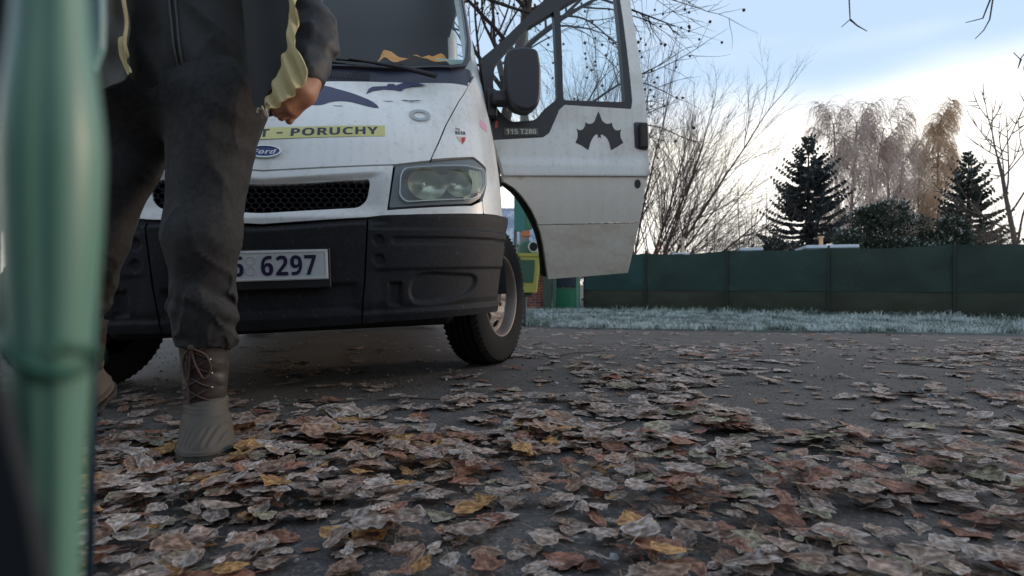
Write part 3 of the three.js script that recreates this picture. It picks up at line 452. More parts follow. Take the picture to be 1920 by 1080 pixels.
  dp('window_pane', wf.map(([x, y]) => [x + (1.25 - x) * -0.02, y + (1.65 - y) * -0.02]), { off: -0.022, thick: 0.004, max: 0.2 }, M.glass);
  dp('window_pane', wr.map(([x, y]) => [x + (1.66 - x) * -0.03, y + (1.75 - y) * -0.02]), { off: -0.022, thick: 0.004, max: 0.2 }, M.glass);
  // black rubber edge along the wheel-arch cut
  const seal = [[1.10, 0.984], [1.160, 0.932], [1.220, 0.848], [1.283, 0.727], [1.318, 0.606], [1.335, 0.454]];
  dp('arch_seal', [...arc.map(([x, y]) => [x + 0.004, y + 0.004]), ...cmr(seal, 3, false).reverse()], { off: -0.035, thick: 0.05, max: 0.05, back: true }, M.rubber);
  // model badge
  const mb = dp('model_badge', rounded([[1.108, 1.254], [1.304, 1.257], [1.304, 1.300], [1.110, 1.296]], 0.004, 2), { off: 0.002, thick: 0.006, max: 0.1 }, std([0.10, 0.10, 0.09], 0.5));
  lettering('115 T280', 0.172, 0.028).forEach(({ pts, holes }) => { const f = (q) => q.map(([a, c]) => [1.120 + a, 1.262 + c + a * 0.015]); dp('badge_letter', f(pts), { off: 0.004, thick: 0.002, holes: holes.map(f), max: 0.1 }, std([0.55, 0.55, 0.50], 0.35), mb); });
  // hanging bat decal
  dp('bat_decal', cmr([[1.671, 1.406], [1.655, 1.372], [1.643, 1.344], [1.625, 1.332], [1.607, 1.330], [1.588, 1.339]], 3, false).concat(cmr([[1.588, 1.339], [1.583, 1.315], [1.570, 1.298], [1.550, 1.292], [1.532, 1.301]], 3, false), [[1.538, 1.279], [1.537, 1.25], [1.522, 1.219], [1.557, 1.204], [1.598, 1.177]], cmr([[1.600, 1.18], [1.613, 1.220], [1.633, 1.254], [1.648, 1.268], [1.657, 1.270]], 3, false), [[1.661, 1.262], [1.658, 1.246], [1.669, 1.254], [1.680, 1.246], [1.677, 1.262], [1.683, 1.270]], cmr([[1.683, 1.270], [1.705, 1.258], [1.724, 1.231], [1.737, 1.18]], 3, false), [[1.739, 1.178], [1.786, 1.204], [1.816, 1.223], [1.801, 1.25], [1.799, 1.279], [1.806, 1.304]], cmr([[1.804, 1.302], [1.785, 1.295], [1.766, 1.300], [1.755, 1.318], [1.750, 1.340]], 3, false), cmr([[1.748, 1.340], [1.730, 1.333], [1.713, 1.334], [1.692, 1.350], [1.682, 1.378]], 3, false)), { off: 0.0012, thick: 0.0006, max: 0.1 }, M.decalBlack);
  const hd = dp('handle_recess', rounded([[1.885, 1.190], [1.966, 1.178], [1.972, 1.346], [1.885, 1.346]], 0.015, 3), { off: 0.001, thick: 0.004, max: 0.1 }, std([0.05, 0.05, 0.06], 0.5));
  mesh('door_handle', rbox(0.052, 0.15, 0.03, 0.012, 1.936, 1.262, W0 + 0.018), M.black, hd);
  const lk = span(0, 23, 23).map((k) => [1.898 + 0.019 * Math.cos(k / 24 * TAU), 0.984 + 0.026 * Math.sin(k / 24 * TAU)]);
  dp('door_lock', lk, { off: 0.004, thick: 0.006, max: 0.1 }, M.black);
  dp('red_reflector', rounded([[1.056, 1.29], [1.072, 1.295], [1.074, 1.335], [1.060, 1.335]], 0.006, 3), { off: 0.003, thick: 0.006, max: 0.1 }, std([0.45, 0.05, 0.03], 0.35));
  // mirror on its arm
  const mr = new THREE.Group(); mr.name = 'wing_mirror'; door.add(mr);
  const mo = rounded([[1.106, 1.672], [1.200, 1.690], [1.276, 1.680], [1.290, 1.580], [1.285, 1.436], [1.267, 1.372], [1.213, 1.337], [1.140, 1.352], [1.108, 1.388], [1.094, 1.458], [1.096, 1.572]], 0.03, 4);
  const mg = new THREE.ExtrudeGeometry(new THREE.Shape(mo.map(([x, y]) => new THREE.Vector2(x, y))), { depth: 0.05, bevelEnabled: true, bevelSize: 0.02, bevelOffset: -0.02, bevelThickness: 0.03, bevelSegments: 5 });
  mesh('mirror_housing', mg.translate(0, 0, 0.03), std([0.016, 0.017, 0.024], 0.42), mr);
  mesh('mirror_glass', rbox(0.15, 0.28, 0.004, 0.002, 1.192, 1.515, -0.004), M.chrome, mr);
  mesh('mirror_arm', merged([rbox(0.12, 0.075, 0.09, 0.02, 1.085, 1.435, 0.005), rbox(0.06, 0.16, 0.04, 0.015, 1.035, 1.42, -0.035)]), M.trim, mr);
}

// ---------------------------------------------------------------- person walking past the van
{
  const who = thing('person', 'person in dark trousers, lace-up boots and open yellow-lined jacket, hand gripping the lining', 'person', [-0.83, 0, -1.47]);
  const O = who.position.clone(); who.position.add(new THREE.Vector3(-0.028, 0, -0.055)); const put = (name, g, m, parent = who) => mesh(name, g.translate(-O.x, -O.y, -O.z), m, parent);
  const W = (p) => [p[0], p[1], -p[2]];                          // x, height, distance
  const weave = tex(256, (u, v) => 0.5 + 0.25 * Math.sin(u * TAU * 64) * Math.sin(v * TAU * 64) + 0.3 * (fbm(u * 30, v * 30, 1, 3, 30) - 0.5), false);
  const trouserM = new THREE.MeshPhysicalMaterial({ color: C3(0.022, 0.022, 0.023), roughness: 0.82, side: THREE.DoubleSide, sheen: 0.25, sheenRoughness: 0.6, sheenColor: C3(0.10, 0.10, 0.10) });
  const shirtM = std([0.018, 0.018, 0.018], 0.62), coatM = std([0.030, 0.030, 0.031], 0.6), oliveM = std([0.075, 0.066, 0.052], 0.6), liningM = std([0.56, 0.47, 0.24], 0.75), skin = new THREE.MeshPhysicalMaterial({ color: C3(0.42, 0.20, 0.12), roughness: 0.55 });
  const wrk = (x, y, z, a, k = 1) => { // drapery folds: mostly across a limb
    const n = 1 - Math.abs(2 * fbm(x * 7, y * 15 + x * 8, z * 7, 2) - 1), m = 1 - Math.abs(2 * fbm(x * 14 + 5, y * 12 - x * 9, z * 14, 2) - 1); return a * (0.75 - 0.9 * n ** 3 + 0.25 - 0.55 * m ** 4) * k;
  };
  const hipR = W([-0.745, 0.90, 1.48]), kneeR = W([-0.756, 0.552, 1.43]), hemR = W([-0.766, 0.255, 1.46]);
  const hipL = W([-0.965, 0.90, 1.52]), kneeL = W([-1.085, 0.55, 1.50]), hemL = W([-1.165, 0.30, 1.57]);
  const trousers = (x, y, z) => {
    let d = smin(capsule(x, y, z, hipR, kneeR, 0.119, 0.080), capsule(x, y, z, kneeR, hemR, 0.080, 0.070), 0.05);
    d = smin(d, capsule(x, y, z, W([-0.762, 0.43, 1.455]), W([-0.756, 0.362, 1.455]), 0.066, 0.077), 0.03);
    let e = smin(capsule(x, y, z, hipL, kneeL, 0.112, 0.078), capsule(x, y, z, kneeL, hemL, 0.078, 0.064), 0.05);
    d = smin(d, e, 0.02); d = smin(d, capsule(x, y, z, W([-0.94, 0.93, 1.50]), W([-0.76, 0.93, 1.50]), 0.125, 0.125), 0.06);
    if (Math.abs(d) < 0.05) d += wrk(x, y * 0.6, z, 0.017, 0.42 + 0.9 * sm(y, 0.50, 0.38)) + 0.005 * Math.sin((y + 0.5 * x) * 90 + 6 * noise(x * 8, y * 8, z * 8)) * sm(y, 0.44, 0.36) * sm(y, 0.22, 0.27);
    return Math.max(d, 0.268 - y + 0.02 * (noise(x * 30, z * 30, 2) - 0.5));
  };
  const mottle = (g, k, f) => { const a = g.attributes.position, c = []; for (let i = 0; i < a.count; i++) { const n = fbm(a.getX(i) * f, a.getY(i) * f, a.getZ(i) * f, 4), q = 1 + k * (n - 0.5) + k * 0.8 * (hash3(i, 7, 3) - 0.5); c.push(q, q * 0.985, q * 0.96); } g.setAttribute('color', new THREE.Float32BufferAttribute(c, 3)); return g; };
  trouserM.vertexColors = true; shirtM.vertexColors = true; coatM.vertexColors = true;
  put('trousers', mottle(nets([-1.28, 0.20, -1.76], [-0.55, 1.08, -1.27], 0.0085, trousers), 0.9, 26), trouserM);
  // inner jacket with zip
  const jacket = (x, y, z) => {
    let d = capsule(x, y, z, W([-0.838, 1.00, 1.49]), W([-0.838, 1.36, 1.51]), 0.192, 0.205, 1, 1.42);
    d = smin(d, capsule(x, y, z, W([-1.01, 1.43, 1.51]), W([-0.66, 1.43, 1.51]), 0.07, 0.07), 0.09);
    if (Math.abs(d) < 0.05) d += wrk(x, y * 0.5, z, 0.008) + 0.003 * Math.sin((x * 0.9 + y * 0.5) * 60 + 7 * noise(x * 5, y * 5, z * 5)) * sm(y, 1.25, 1.05);
    return Math.max(d, 0.875 - y + 0.02 * Math.sin(x * 9));
  };
  const jk = put('inner_jacket', mottle(nets([-1.12, 0.82, -1.75], [-0.52, 1.56, -1.24], 0.011, jacket), 0.7, 20), shirtM);
  const frontOf = (f, x, y, z0 = -1.2) => { let z = z0; for (let k = 0; k < 300; k++) { const d = f(x, y, z); if (d < 0.0006) break; z -= Math.max(d * 0.7, 0.0006); } return z; };
  const zx = (y) => -0.782 + 0.012 * Math.sin(y * 9);
  for (const s of [-0.006, 0.006]) put('zip_tape', new B().tube(span(0.905, 1.40, 26).map((y) => [zx(y) + s, y, frontOf(jacket, zx(y) + s, y) + 0.003]), 0.0042, 6).geo(), std([0.035, 0.033, 0.032], 0.4), jk);
  // open outer jacket: sleeves, back and two front flaps with yellow lining
  const armR = [W([-0.65, 1.42, 1.50]), W([-0.482, 1.07, 1.47]), W([-0.472, 0.895, 1.375])], armL = [W([-1.04, 1.42, 1.52]), W([-1.17, 1.10, 1.50]), W([-1.16, 0.90, 1.38])];
  const coat = (x, y, z) => {
    let d = smin(capsule(x, y, z, armR[0], armR[1], 0.078, 0.060), capsule(x, y, z, armR[1], W([-0.474, 0.945, 1.405]), 0.060, 0.045), 0.03);
    d = Math.min(d, smin(capsule(x, y, z, armL[0], armL[1], 0.078, 0.060), capsule(x, y, z, armL[1], W([-1.164, 0.945, 1.41]), 0.060, 0.045), 0.03));
    const shell = Math.abs(capsule(x, y, z, W([-0.838, 0.92, 1.52]), W([-0.838, 1.38, 1.53]), 0.225, 0.225, 1, 1.3)) - 0.011; // back panel
    d = smin(d, Math.max(shell, z + 1.52, 0.91 - y, y - 1.5), 0.02);
    d = smin(d, capsule(x, y, z, W([-1.02, 1.455, 1.53]), W([-0.66, 1.455, 1.53]), 0.062, 0.062), 0.06);
    if (Math.abs(d) < 0.05) d += wrk(x, y, z, 0.012) + 0.0022 * Math.sin(y * 85 + x * 40 + 5 * noise(x * 9, y * 9, z * 9));
    return d;
  };
  const ct = put('outer_jacket', mottle(nets([-1.32, 0.78, -1.80], [-0.36, 1.58, -1.27], 0.0105, coat), 0.7, 20), coatM);
  const drape = (z0, k, f) => (x, y) => new THREE.Vector3(x, y, z0 + k * Math.cos((x + 0.83) * 3.2) + 0.010 * Math.sin(x * f + y * 14) + 0.006 * Math.sin(x * f * 2.1 - y * 23) + 0.004 * Math.sin(y * 60 + x * 30));
  const px = (D) => ([a, b]) => [(a - 960) / 1100 * D + 0.028, 0.43 + (533 - b) / 1100 * D];
  const flapL = [[120, -260], [232, -240], [236, 36], [236, 100], [241, 140], [232, 158], [205, 168], [178, 173], [110, 186], [90, 60]].map(px(1.36));
  put('front_flap', sheet(rounded(flapL, 0.012, 3), { surf: drape(-1.43, 0.13, 46), thick: 0.008, max: 0.012, back: true }), oliveM, ct);
  const edgeL = [[231, -240], [236, -240], [240, 36], [240, 95], [236, 120], [242, 138], [239, 140], [233, 122], [235, 90], [235, 36]].map(px(1.355));
  put('lining_edge', sheet(edgeL, { surf: drape(-1.422, 0.13, 46), thick: 0.006, max: 0.012, back: true }), liningM, ct);
  put('lining_fold', sheet(rounded([[228, 75], [238, 70], [239, 105], [234, 112], [241, 136], [233, 128], [228, 105]].map(px(1.35)), 0.004, 3), { surf: drape(-1.415, 0.13, 90), thick: 0.005, max: 0.008, back: true }), liningM, ct);
  const lin = rounded([[538, -250], [556, -240], [557, 36], [553, 88], [566, 108], [577, 130], [572, 152], [548, 178], [528, 194], [498, 210], [497, 192], [512, 160], [528, 120], [538, 84], [542, 36]].map(px(1.352)), 0.006, 3);
  put('lining', sheet(lin, { surf: (x, y) => new THREE.Vector3(x, y, -1.297 + 0.35 * (x + 0.52) * (x < -0.52 ? 0.25 : -0.12) + 0.007 * Math.sin((x + y * 0.45) * 150) + 0.004 * Math.sin((x + y * 0.3) * 260 + y * 20)), thick: 0.005, max: 0.006, back: true }), liningM, ct);
  const band = cmr([[452, -250], [540, -250], [546, 36], [541, 80], [523, 132], [504, 176], [489, 206], [476, 198], [466, 150], [458, 90], [454, 36]].map(px(1.365)), 4);
  put('front_edge', sheet(band, { surf: (x, y) => new THREE.Vector3(x, y, -1.310 - 0.9 * (x + 0.50) ** 2 + 0.004 * Math.sin(x * 70 + y * 9)), thick: 0.022, max: 0.012, back: true }), std([0.024, 0.024, 0.025], 0.75), ct);
  { const t = []; for (const [a, b, c, d] of [[492, 200, 500, 218], [498, 196, 508, 199], [490, 205, 484, 212], [500, 204, 504, 222]]) { const p = px(1.345)([a, b]), q = px(1.345)([c, d]); t.push(new B().tube([[...p, -1.292], [(p[0] + q[0]) / 2 + 0.002, (p[1] + q[1]) / 2 + 0.003, -1.280], [...q, -1.288]], 0.0024, 6).geo()); }
    put('drawstring', merged(t), std([0.50, 0.42, 0.30], 0.7), ct); }
  // head, neck and hands as one body
  const hand = (side) => {
    const wr = side > 0 ? armR[2] : armL[2], f = (dx, y, dD) => [wr[0] + side * dx * 0.84, 0.905 + (y - 0.885) * 0.84, wr[2] + dD * 0.9];
    const k = [], fr = [];
    for (let i = 0; i < 4; i++) { const dz = 0.034 - i * 0.021, L = [1, 1.08, 1.02, 0.82][i]; const a = f(-0.046, 0.824 - (i === 3 ? -0.006 : 0), dz), b = f(-0.072 * L, 0.812 - 0.004 * i, dz + 0.006), c = f(-0.083 * L, 0.836, dz + 0.004), d = f(-0.062, 0.849, dz); k.push([a, b, 0.0115, 0.0098], [b, c, 0.0098, 0.0088], [c, d, 0.0088, 0.0078]); }
    const th = [[f(-0.016, 0.868, 0.030), f(-0.044, 0.862, 0.048), 0.014, 0.0115], [f(-0.044, 0.862, 0.048), f(-0.072, 0.850, 0.046), 0.0115, 0.009]];
    return (x, y, z) => {
      let d = capsule(x, y, z, f(0.004, 0.91, -0.02), f(-0.008, 0.872, 0), 0.027, 0.027);
      let p = 1e9; for (let i = 0; i < 4; i++) { const dz = 0.032 - i * 0.020; p = smin(p, capsule(x, y, z, f(-0.010, 0.872, dz * 0.75), f(-0.046, 0.826, dz), 0.020, 0.0135), 0.016); }
      d = smin(d, p, 0.02); let q = 1e9; for (const [a, b, r, s] of k) q = Math.min(q, capsule(x, y, z, a, b, r, s)); d = smin(d, q, 0.006);
      for (const [a, b, r, s] of th) d = smin(d, capsule(x, y, z, a, b, r, s), 0.010); return d;
    };
  };
  const bodyParts = [];
  for (const s of [1, -1]) { const wr = s > 0 ? armR[2] : armL[2]; bodyParts.push(nets([wr[0] - 0.12, 0.775, wr[2] - 0.07], [wr[0] + 0.12, 0.935, wr[2] + 0.085], 0.0032, hand(s))); }
  const hc = W([-0.838, 1.66, 1.47]);
  const head = (x, y, z) => {
    let d = Math.hypot((x - hc[0]) / 0.076, (y - hc[1] - 0.015) / 0.108, (z - hc[2] + 0.012) / 0.092) - 1; d *= 0.078;
    d = smin(d, capsule(x, y, z, W([-0.838, 1.60, 1.415]), W([-0.838, 1.585, 1.45]), 0.030, 0.045), 0.03);
    d = smin(d, capsule(x, y, z, W([-0.838, 1.675, 1.392]), W([-0.838, 1.645, 1.370]), 0.008, 0.014), 0.012);
    for (const s of [-1, 1]) { d = smin(d, capsule(x, y, z, [hc[0] + s * 0.077, 1.675, hc[2] - 0.01], [hc[0] + s * 0.080, 1.645, hc[2] - 0.006], 0.013, 0.010, 2), 0.006); d = -smin(-d, Math.hypot(x - hc[0] - s * 0.031, y - 1.678, z - hc[2] - 0.083) - 0.013, 0.01) ; }
    d = smin(d, capsule(x, y, z, W([-0.838, 1.606, 1.388]), W([-0.838, 1.604, 1.39]), 0.014, 0.014, 0.6), 0.01);
    return smin(d, capsule(x, y, z, W([-0.838, 1.44, 1.51]), W([-0.838, 1.58, 1.485]), 0.062, 0.056), 0.03);
  };
  bodyParts.push(nets([-0.96, 1.40, -1.63], [-0.72, 1.80, -1.33], 0.006, head));
  const body = put('body', merged(bodyParts), skin);
  put('hair', nets([-0.95, 1.60, -1.60], [-0.73, 1.81, -1.34], 0.006, (x, y, z) => { let d = (Math.hypot((x - hc[0]) / 0.084, (y - hc[1] - 0.024) / 0.114, (z - hc[2] + 0.018) / 0.098) - 1) * 0.084; if (Math.abs(d) < 0.03) d += 0.006 * Math.sin(x * 160 + 8 * noise(x * 30, y * 30, z * 30)); return Math.max(d, z - hc[2] - 0.035 - (y - 1.71) * 0.9, 1.625 - y); }), std([0.04, 0.03, 0.02], 0.7), body);
  for (const s of [-1, 1]) put('eye', new THREE.SphereGeometry(0.0115, 16, 12).translate(hc[0] + s * 0.031, 1.678, hc[2] + 0.068), std([0.5, 0.48, 0.45], 0.3), body);
  // boots: rubber lower, leather shaft, laces and eyelets
  const gy = -0.017, rubberM = new THREE.MeshStandardMaterial({ color: C3(0.084, 0.072, 0.057), roughness: 0.72 }), leatherM = std([0.036, 0.029, 0.026], 0.55), laceM = std([0.085, 0.052, 0.040], 0.75), eyeM = std([0.5, 0.5, 0.5], 0.25, { metalness: 1 });
  function boot(heel, ankle, ball, toe, top, clip) {
    const low = (x, y, z) => {
      let d = smin(capsule(x, y, z, heel, ball, 0.046, 0.054), capsule(x, y, z, ball, toe, 0.054, 0.046), 0.03);
      d = smin(d, capsule(x, y, z, [ankle[0], ankle[1] - 0.06, ankle[2]], ankle, 0.052, 0.050), 0.05);
      d = smin(d, capsule(x, y, z, [mix(ankle[0], ball[0], 0.5), mix(ankle[1], ball[1], 0.5) - 0.004, mix(ankle[2], ball[2], 0.5)], ball, 0.048, 0.046), 0.035);
      const up = clip(x, y, z);
      if (Math.abs(d) < 0.03) { d -= 0.004 * sm(up, 0.030, 0.022); d += 0.0018 * Math.sin((x - toe[0]) * 420) * sm(up, 0.060, 0.068) * sm(up, 0.104, 0.096) + 0.0015 * Math.sin(up * 330) * sm(up, 0.10, 0.12); d -= 0.0045 * sm(y, ankle[1] - 0.008, ankle[1] - 0.002) + 0.003 * sm(up, 0.058, 0.054) * sm(up, 0.044, 0.050); }
      return Math.max(d, -up, (y - ankle[1] - 0.010 - 0.010 * Math.sin((x - ankle[0]) * 30)));
    };
    const bx = (a, pad) => [0, 1, 2].map((k) => Math.min(...a.map((p) => p[k])) - pad), hx = (a, pad) => [0, 1, 2].map((k) => Math.max(...a.map((p) => p[k])) + pad);
    const pts = [heel, ankle, ball, toe];
    const b = new THREE.Group(); b.name = 'boot'; who.add(b);
    put('rubber_shell', nets(bx(pts, 0.08), hx(pts, 0.08), 0.0046, (x, y, z) => Math.max(low(x, y, z), 0.021 - clip(x, y, z))), rubberM, b);
    put('sole', nets(bx(pts, 0.08), hx(pts, 0.08), 0.0052, (x, y, z) => { const up = clip(x, y, z); return Math.max(low(x, Math.max(y, heel[1] - 0.012), z) - 0.004 + (up < 0.012 ? 0.0025 * Math.sign(Math.sin(x * 190 + z * 60)) : 0), up - 0.020, -up); }), std([0.035, 0.031, 0.027], 0.85), b);
    put('toe_guard', nets(bx([ball, toe], 0.08), hx([ball, toe], 0.08), 0.0046, (x, y, z) => { const up = clip(x, y, z); return Math.max(low(x, y, z) - 0.0045, 0.018 - up, up - 0.050, (ball[2] - 0.01) - z); }), std([0.072, 0.064, 0.053], 0.7), b);
    const shaft = (x, y, z) => { let d = capsule(x, y, z, [ankle[0], ankle[1] - 0.02, ankle[2]], top, 0.049, 0.062); if (Math.abs(d) < 0.03) d += 0.010 * (fbm(x * 24, y * 34, z * 24, 3) - 0.5); return Math.max(d, ankle[1] - 0.015 - y, y - top[1]); };
    put('leather_shaft', nets(bx([ankle, top], 0.09), hx([ankle, top], 0.09), 0.006, shaft), leatherM, b);
    const on = (x, y, o = 0.004) => [x, y, frontOf(shaft, x, y, Math.max(ankle[2], top[2]) + 0.15) + o];
    const mid = (y) => mix(ankle[0], top[0], clamp((y - ankle[1]) / (top[1] - ankle[1]), 0, 1)) + 0.008, y0 = ankle[1] + 0.012, y1 = top[1] - 0.028;
    put('tongue', sheet([[-0.024, y0], [0.026, y0], [0.030, y1], [-0.026, y1]], { surf: (x, y) => new THREE.Vector3(...on(mid(y) + x, y, 0.002)), max: 0.012, thick: 0.003 }), std([0.050, 0.027, 0.023], 0.7), b);
    for (let k = 0; k < 5; k++) { const y = mix(y0, y1, k / 4); for (const s of [-1, 1]) put('eyelet', new THREE.SphereGeometry(0.0034, 10, 8).translate(...on(mid(y) + s * 0.030, y, 0.003)), eyeM, b); if (k < 4) { const y2 = mix(y0, y1, (k + 1) / 4); put('lace', merged([[-1, 1], [1, -1]].map(([p, q]) => new B().tube(span(0, 4, 4).map((t) => on(mid(y) + mix(p, q, t / 4) * 0.030, mix(y, y2, t / 4), 0.005)), 0.0022, 5).geo())), laceM, b); } }
    const yb = y1 - 0.004; const loop = (s, w, l) => new B().tube(cmr([[0, 0], [s * w, -l * 0.25], [s * w * 1.25, -l * 0.7], [s * w * 0.8, -l], [s * w * 0.35, -l * 0.6], [0, -0.004]], 5, false).map(([a, c]) => on(mid(yb) + a - 0.006, yb + c, 0.011)), 0.0030, 6).geo();
    put('lace_bow', merged([loop(-1, 0.020, 0.085), loop(1, 0.030, 0.080), new B().tube([on(mid(yb) - 0.01, yb, 0.012), on(mid(yb) - 0.022, yb - 0.05, 0.010), on(mid(yb) - 0.020, y0 - 0.004, 0.012)], 0.0024, 6).geo(), new THREE.SphereGeometry(0.008, 10, 8).translate(...on(mid(yb) - 0.006, yb, 0.010))]), laceM, b);
  }
  boot(W([-0.790, gy + 0.046, 1.535]), W([-0.772, gy + 0.138, 1.475]), W([-0.728, gy + 0.046, 1.395]), W([-0.714, gy + 0.036, 1.350]), W([-0.768, 0.305, 1.465]), (x, y, z) => y - gy);
  { // trailing foot, heel lifted and toe down
    const a = W([-1.190, 0.200, 1.60]), toe = W([-1.275, 0.045, 1.50]); boot(W([-1.190, 0.125, 1.655]), a, W([-1.245, 0.075, 1.535]), toe, W([-1.168, 0.330, 1.575]), (x, y, z) => y - (-0.02 + 0.62 * Math.max(0, -z - 1.47)) * 1);
  }
}

// ---------------------------------------------------------------- garden fence, gate, brick pillar, litter bin, garden behind
const fx = (x) => [x, -0.335, -fenceD(x)];
{
  const xs = [2.07, 3.62, 5.42, 7.35, 9.35, 11.4, 13.5, 15.6, 17.7];
  const fence = thing('garden_fence', 'dark green garden fence of netting stretched between thin posts', 'fence', fx(xs[0]));
  const o = fence.position, dir = new THREE.Vector3(1, 0, 0.61).normalize();
  const postM = std([0.007, 0.016, 0.014], 0.7), net = (c, k) => new THREE.MeshPhysicalMaterial({ color: C3(1, 1, 1), map: tex(256, (u, v) => { const n = fbm(u * 5, v * 5, k, 5, 5), s = noise(u * 40, v * 40, k + 3, 40) > 0.93 ? 0.35 : 0, h = noise(u * 128, v * 128, k, 128); return c.map((q) => q * (0.6 + 0.7 * n + s + 0.3 * (h - 0.5))); }), roughness: 0.9, transmission: 0.08, thickness: 0, side: THREE.DoubleSide });
  const upM = [net([0.012, 0.048, 0.050], 1), net([0.014, 0.038, 0.037], 5), net([0.016, 0.034, 0.030], 9)], loM = [net([0.019, 0.029, 0.020], 3), net([0.023, 0.030, 0.019], 7)];  // net colours hold the backlight shining through: teal above, olive below
  xs.forEach((x, i) => {
    const p = new THREE.Vector3(...fx(x)).sub(o), g = -0.10;
    mesh('fence_post', merged([new THREE.CylinderGeometry(0.024, 0.024, 1.74, 12).translate(p.x, 0.77, p.z + 0.03), new THREE.SphereGeometry(0.027, 12, 6).translate(p.x, 1.64, p.z + 0.03)]), postM, fence);
    if (i === xs.length - 1) return;
    const q = new THREE.Vector3(...fx(xs[i + 1])).sub(o);
    const cloth = (y0, y1, k) => { const gg = new THREE.PlaneGeometry(1, 1, 30, 10), a = gg.attributes.position; for (let n = 0; n < a.count; n++) { const u = a.getX(n) + 0.5, v = a.getY(n) + 0.5, w = 0.06 * Math.sin(u * Math.PI) * Math.sin(v * 3) + 0.07 * (fbm(u * 7 + i * 9, v * 3, k, 3) - 0.5), sag = v > 0.99 && y1 > 1 ? -0.05 * Math.sin(u * Math.PI) * (0.4 + noise(i * 3.1, 2)) + 0.03 * (noise(u * 9, i) - 0.5) : 0; a.setXYZ(n, mix(p.x, q.x, u) - dir.z * w, mix(y0, y1, v) + sag, mix(p.z, q.z, u) + dir.x * w); } const uv = gg.attributes.uv; for (let n = 0; n < uv.count; n++) uv.setXY(n, uv.getX(n) * 0.9 + i * 0.37, uv.getY(n) * 0.6); gg.computeVertexNormals(); return gg; };
    mesh('upper_netting', cloth(0.60, 1.605, 1), upM[Math.min(2, (i + 1) >> 1)], fence); mesh('lower_netting', cloth(-0.06, 0.596, 2), loM[i & 1], fence);
    mesh('tension_wire', new B().tube([[p.x, 0.6, p.z + 0.012], [q.x, 0.6, q.z + 0.012]], 0.004, 5).geo(), postM, fence);
  });
  // gate at the fence's end
  const gate = thing('garden_gate', 'small green metal garden gate with bright lower panel beside the fence', 'gate', [1.30, -0.36, -17.2], -0.55);
  const gm = std([0.03, 0.14, 0.09], 0.5), gl = std([0.08, 0.20, 0.16], 0.5);
  for (const x of [-0.06, 0.70]) mesh('gate_post', rbox(0.09, 1.6, 0.09, 0.01, x, 0.8, 0), gl, gate);
  mesh('gate_panel', rbox(0.64, 0.60, 0.03, 0.008, 0.32, 0.33, 0), std([0.012, 0.16, 0.085], 0.45), gate);
  mesh('gate_upper_panel', rbox(0.64, 0.52, 0.025, 0.008, 0.32, 0.96, 0), std([0.012, 0.025, 0.045], 0.5), gate);
  mesh('gate_rail', rbox(0.64, 0.05, 0.04, 0.008, 0.32, 0.66, 0), gm, gate); mesh('gate_rail', rbox(0.64, 0.05, 0.04, 0.008, 0.32, 1.26, 0), gm, gate);
  mesh('gate_handle', rbox(0.1, 0.03, 0.05, 0.01, 0.56, 0.72, 0.04), M.black, gate);
  const gp = thing('green_post', 'dark green square post standing left of the small garden gate', 'post', [1.00, -0.36, -16.6]);
  mesh('post_shaft', rbox(0.24, 2.1, 0.2, 0.02, 0, 1.05, 0), std([0.022, 0.05, 0.038], 0.6), gp); mesh('post_cap', rbox(0.28, 0.05, 0.24, 0.015, 0, 2.12, 0), std([0.022, 0.05, 0.038], 0.6), gp);
  // brick pillar behind the bin
  const bp = thing('brick_pillar', 'red brick gate pillar standing behind the yellow and green litter bin', 'pillar', [0.66, -0.36, -17.0]);
  mesh('mortar_core', rbox(0.46, 1.54, 0.42, 0.005, 0, 0.77, 0), std([0.30, 0.27, 0.25], 0.95), bp);
  const bm = [[0.20, 0.055, 0.04], [0.16, 0.05, 0.045], [0.24, 0.075, 0.05], [0.13, 0.045, 0.045]].map((c) => std(c, 0.9)), bg = [rbox(0.228, 0.066, 0.12, 0.006), rbox(0.110, 0.066, 0.12, 0.006)], R = rng(5);
  for (let r = 0; r < 20; r++) { const y = 0.036 + r * 0.0768; for (const [x, k] of r & 1 ? [[-0.121, 0], [0.121, 0]] : [[-0.180, 1], [0, 0], [0.180, 1]]) { const b = mesh('brick', bg[k], bm[(R() * 4) | 0], bp); b.position.set(x, y, 0.156 + R() * 0.006); } }
  mesh('coping', rbox(0.54, 0.07, 0.50, 0.015, 0, 1.575, 0), std([0.34, 0.33, 0.32], 0.9), bp);
  // litter bin on its pole
  const bin = thing('litter_bin', 'yellow-green litter bin with dark green hood and round opening on a pole', 'litter bin', [0.285, -0.335, -10.55], 0.15);
  const sec = (w, d) => rounded([[-w, -d], [w, -d], [w, d], [-w, d]], 0.06, 4), yg = new THREE.MeshStandardMaterial({ color: C3(0.30, 0.31, 0.065), roughness: 0.6, side: THREE.DoubleSide }), dg = std([0.018, 0.075, 0.045], 0.5);
  const loft = (a, b, y0, y1, cap = true) => { const q = new B(), n = a.length, A = a.map(([x, z]) => q.v(x, y0, z)), C = b.map(([x, z]) => q.v(x, y1, z)); for (let i = 0; i < n; i++) q.quad(A[i], C[i], C[(i + 1) % n], A[(i + 1) % n]); if (cap) { const c0 = q.v(0, y0, 0), c1 = q.v(0, y1, 0); for (let i = 0; i < n; i++) { q.tri(A[(i + 1) % n], c0, A[i]); q.tri(C[i], c1, C[(i + 1) % n]); } } return q.geo().toNonIndexed(); };
  const lg = loft(sec(0.15, 0.13), sec(0.215, 0.185), 0.62, 1.27); lg.computeVertexNormals(); mesh('bin_body', lg, yg, bin);
  const sg2 = loft(sec(0.152, 0.02), sec(0.20, 0.03), 0.80, 1.26); sg2.computeVertexNormals(); mesh('bin_panel', sg2.translate(-0.08, 0, 0.150), dg, bin);
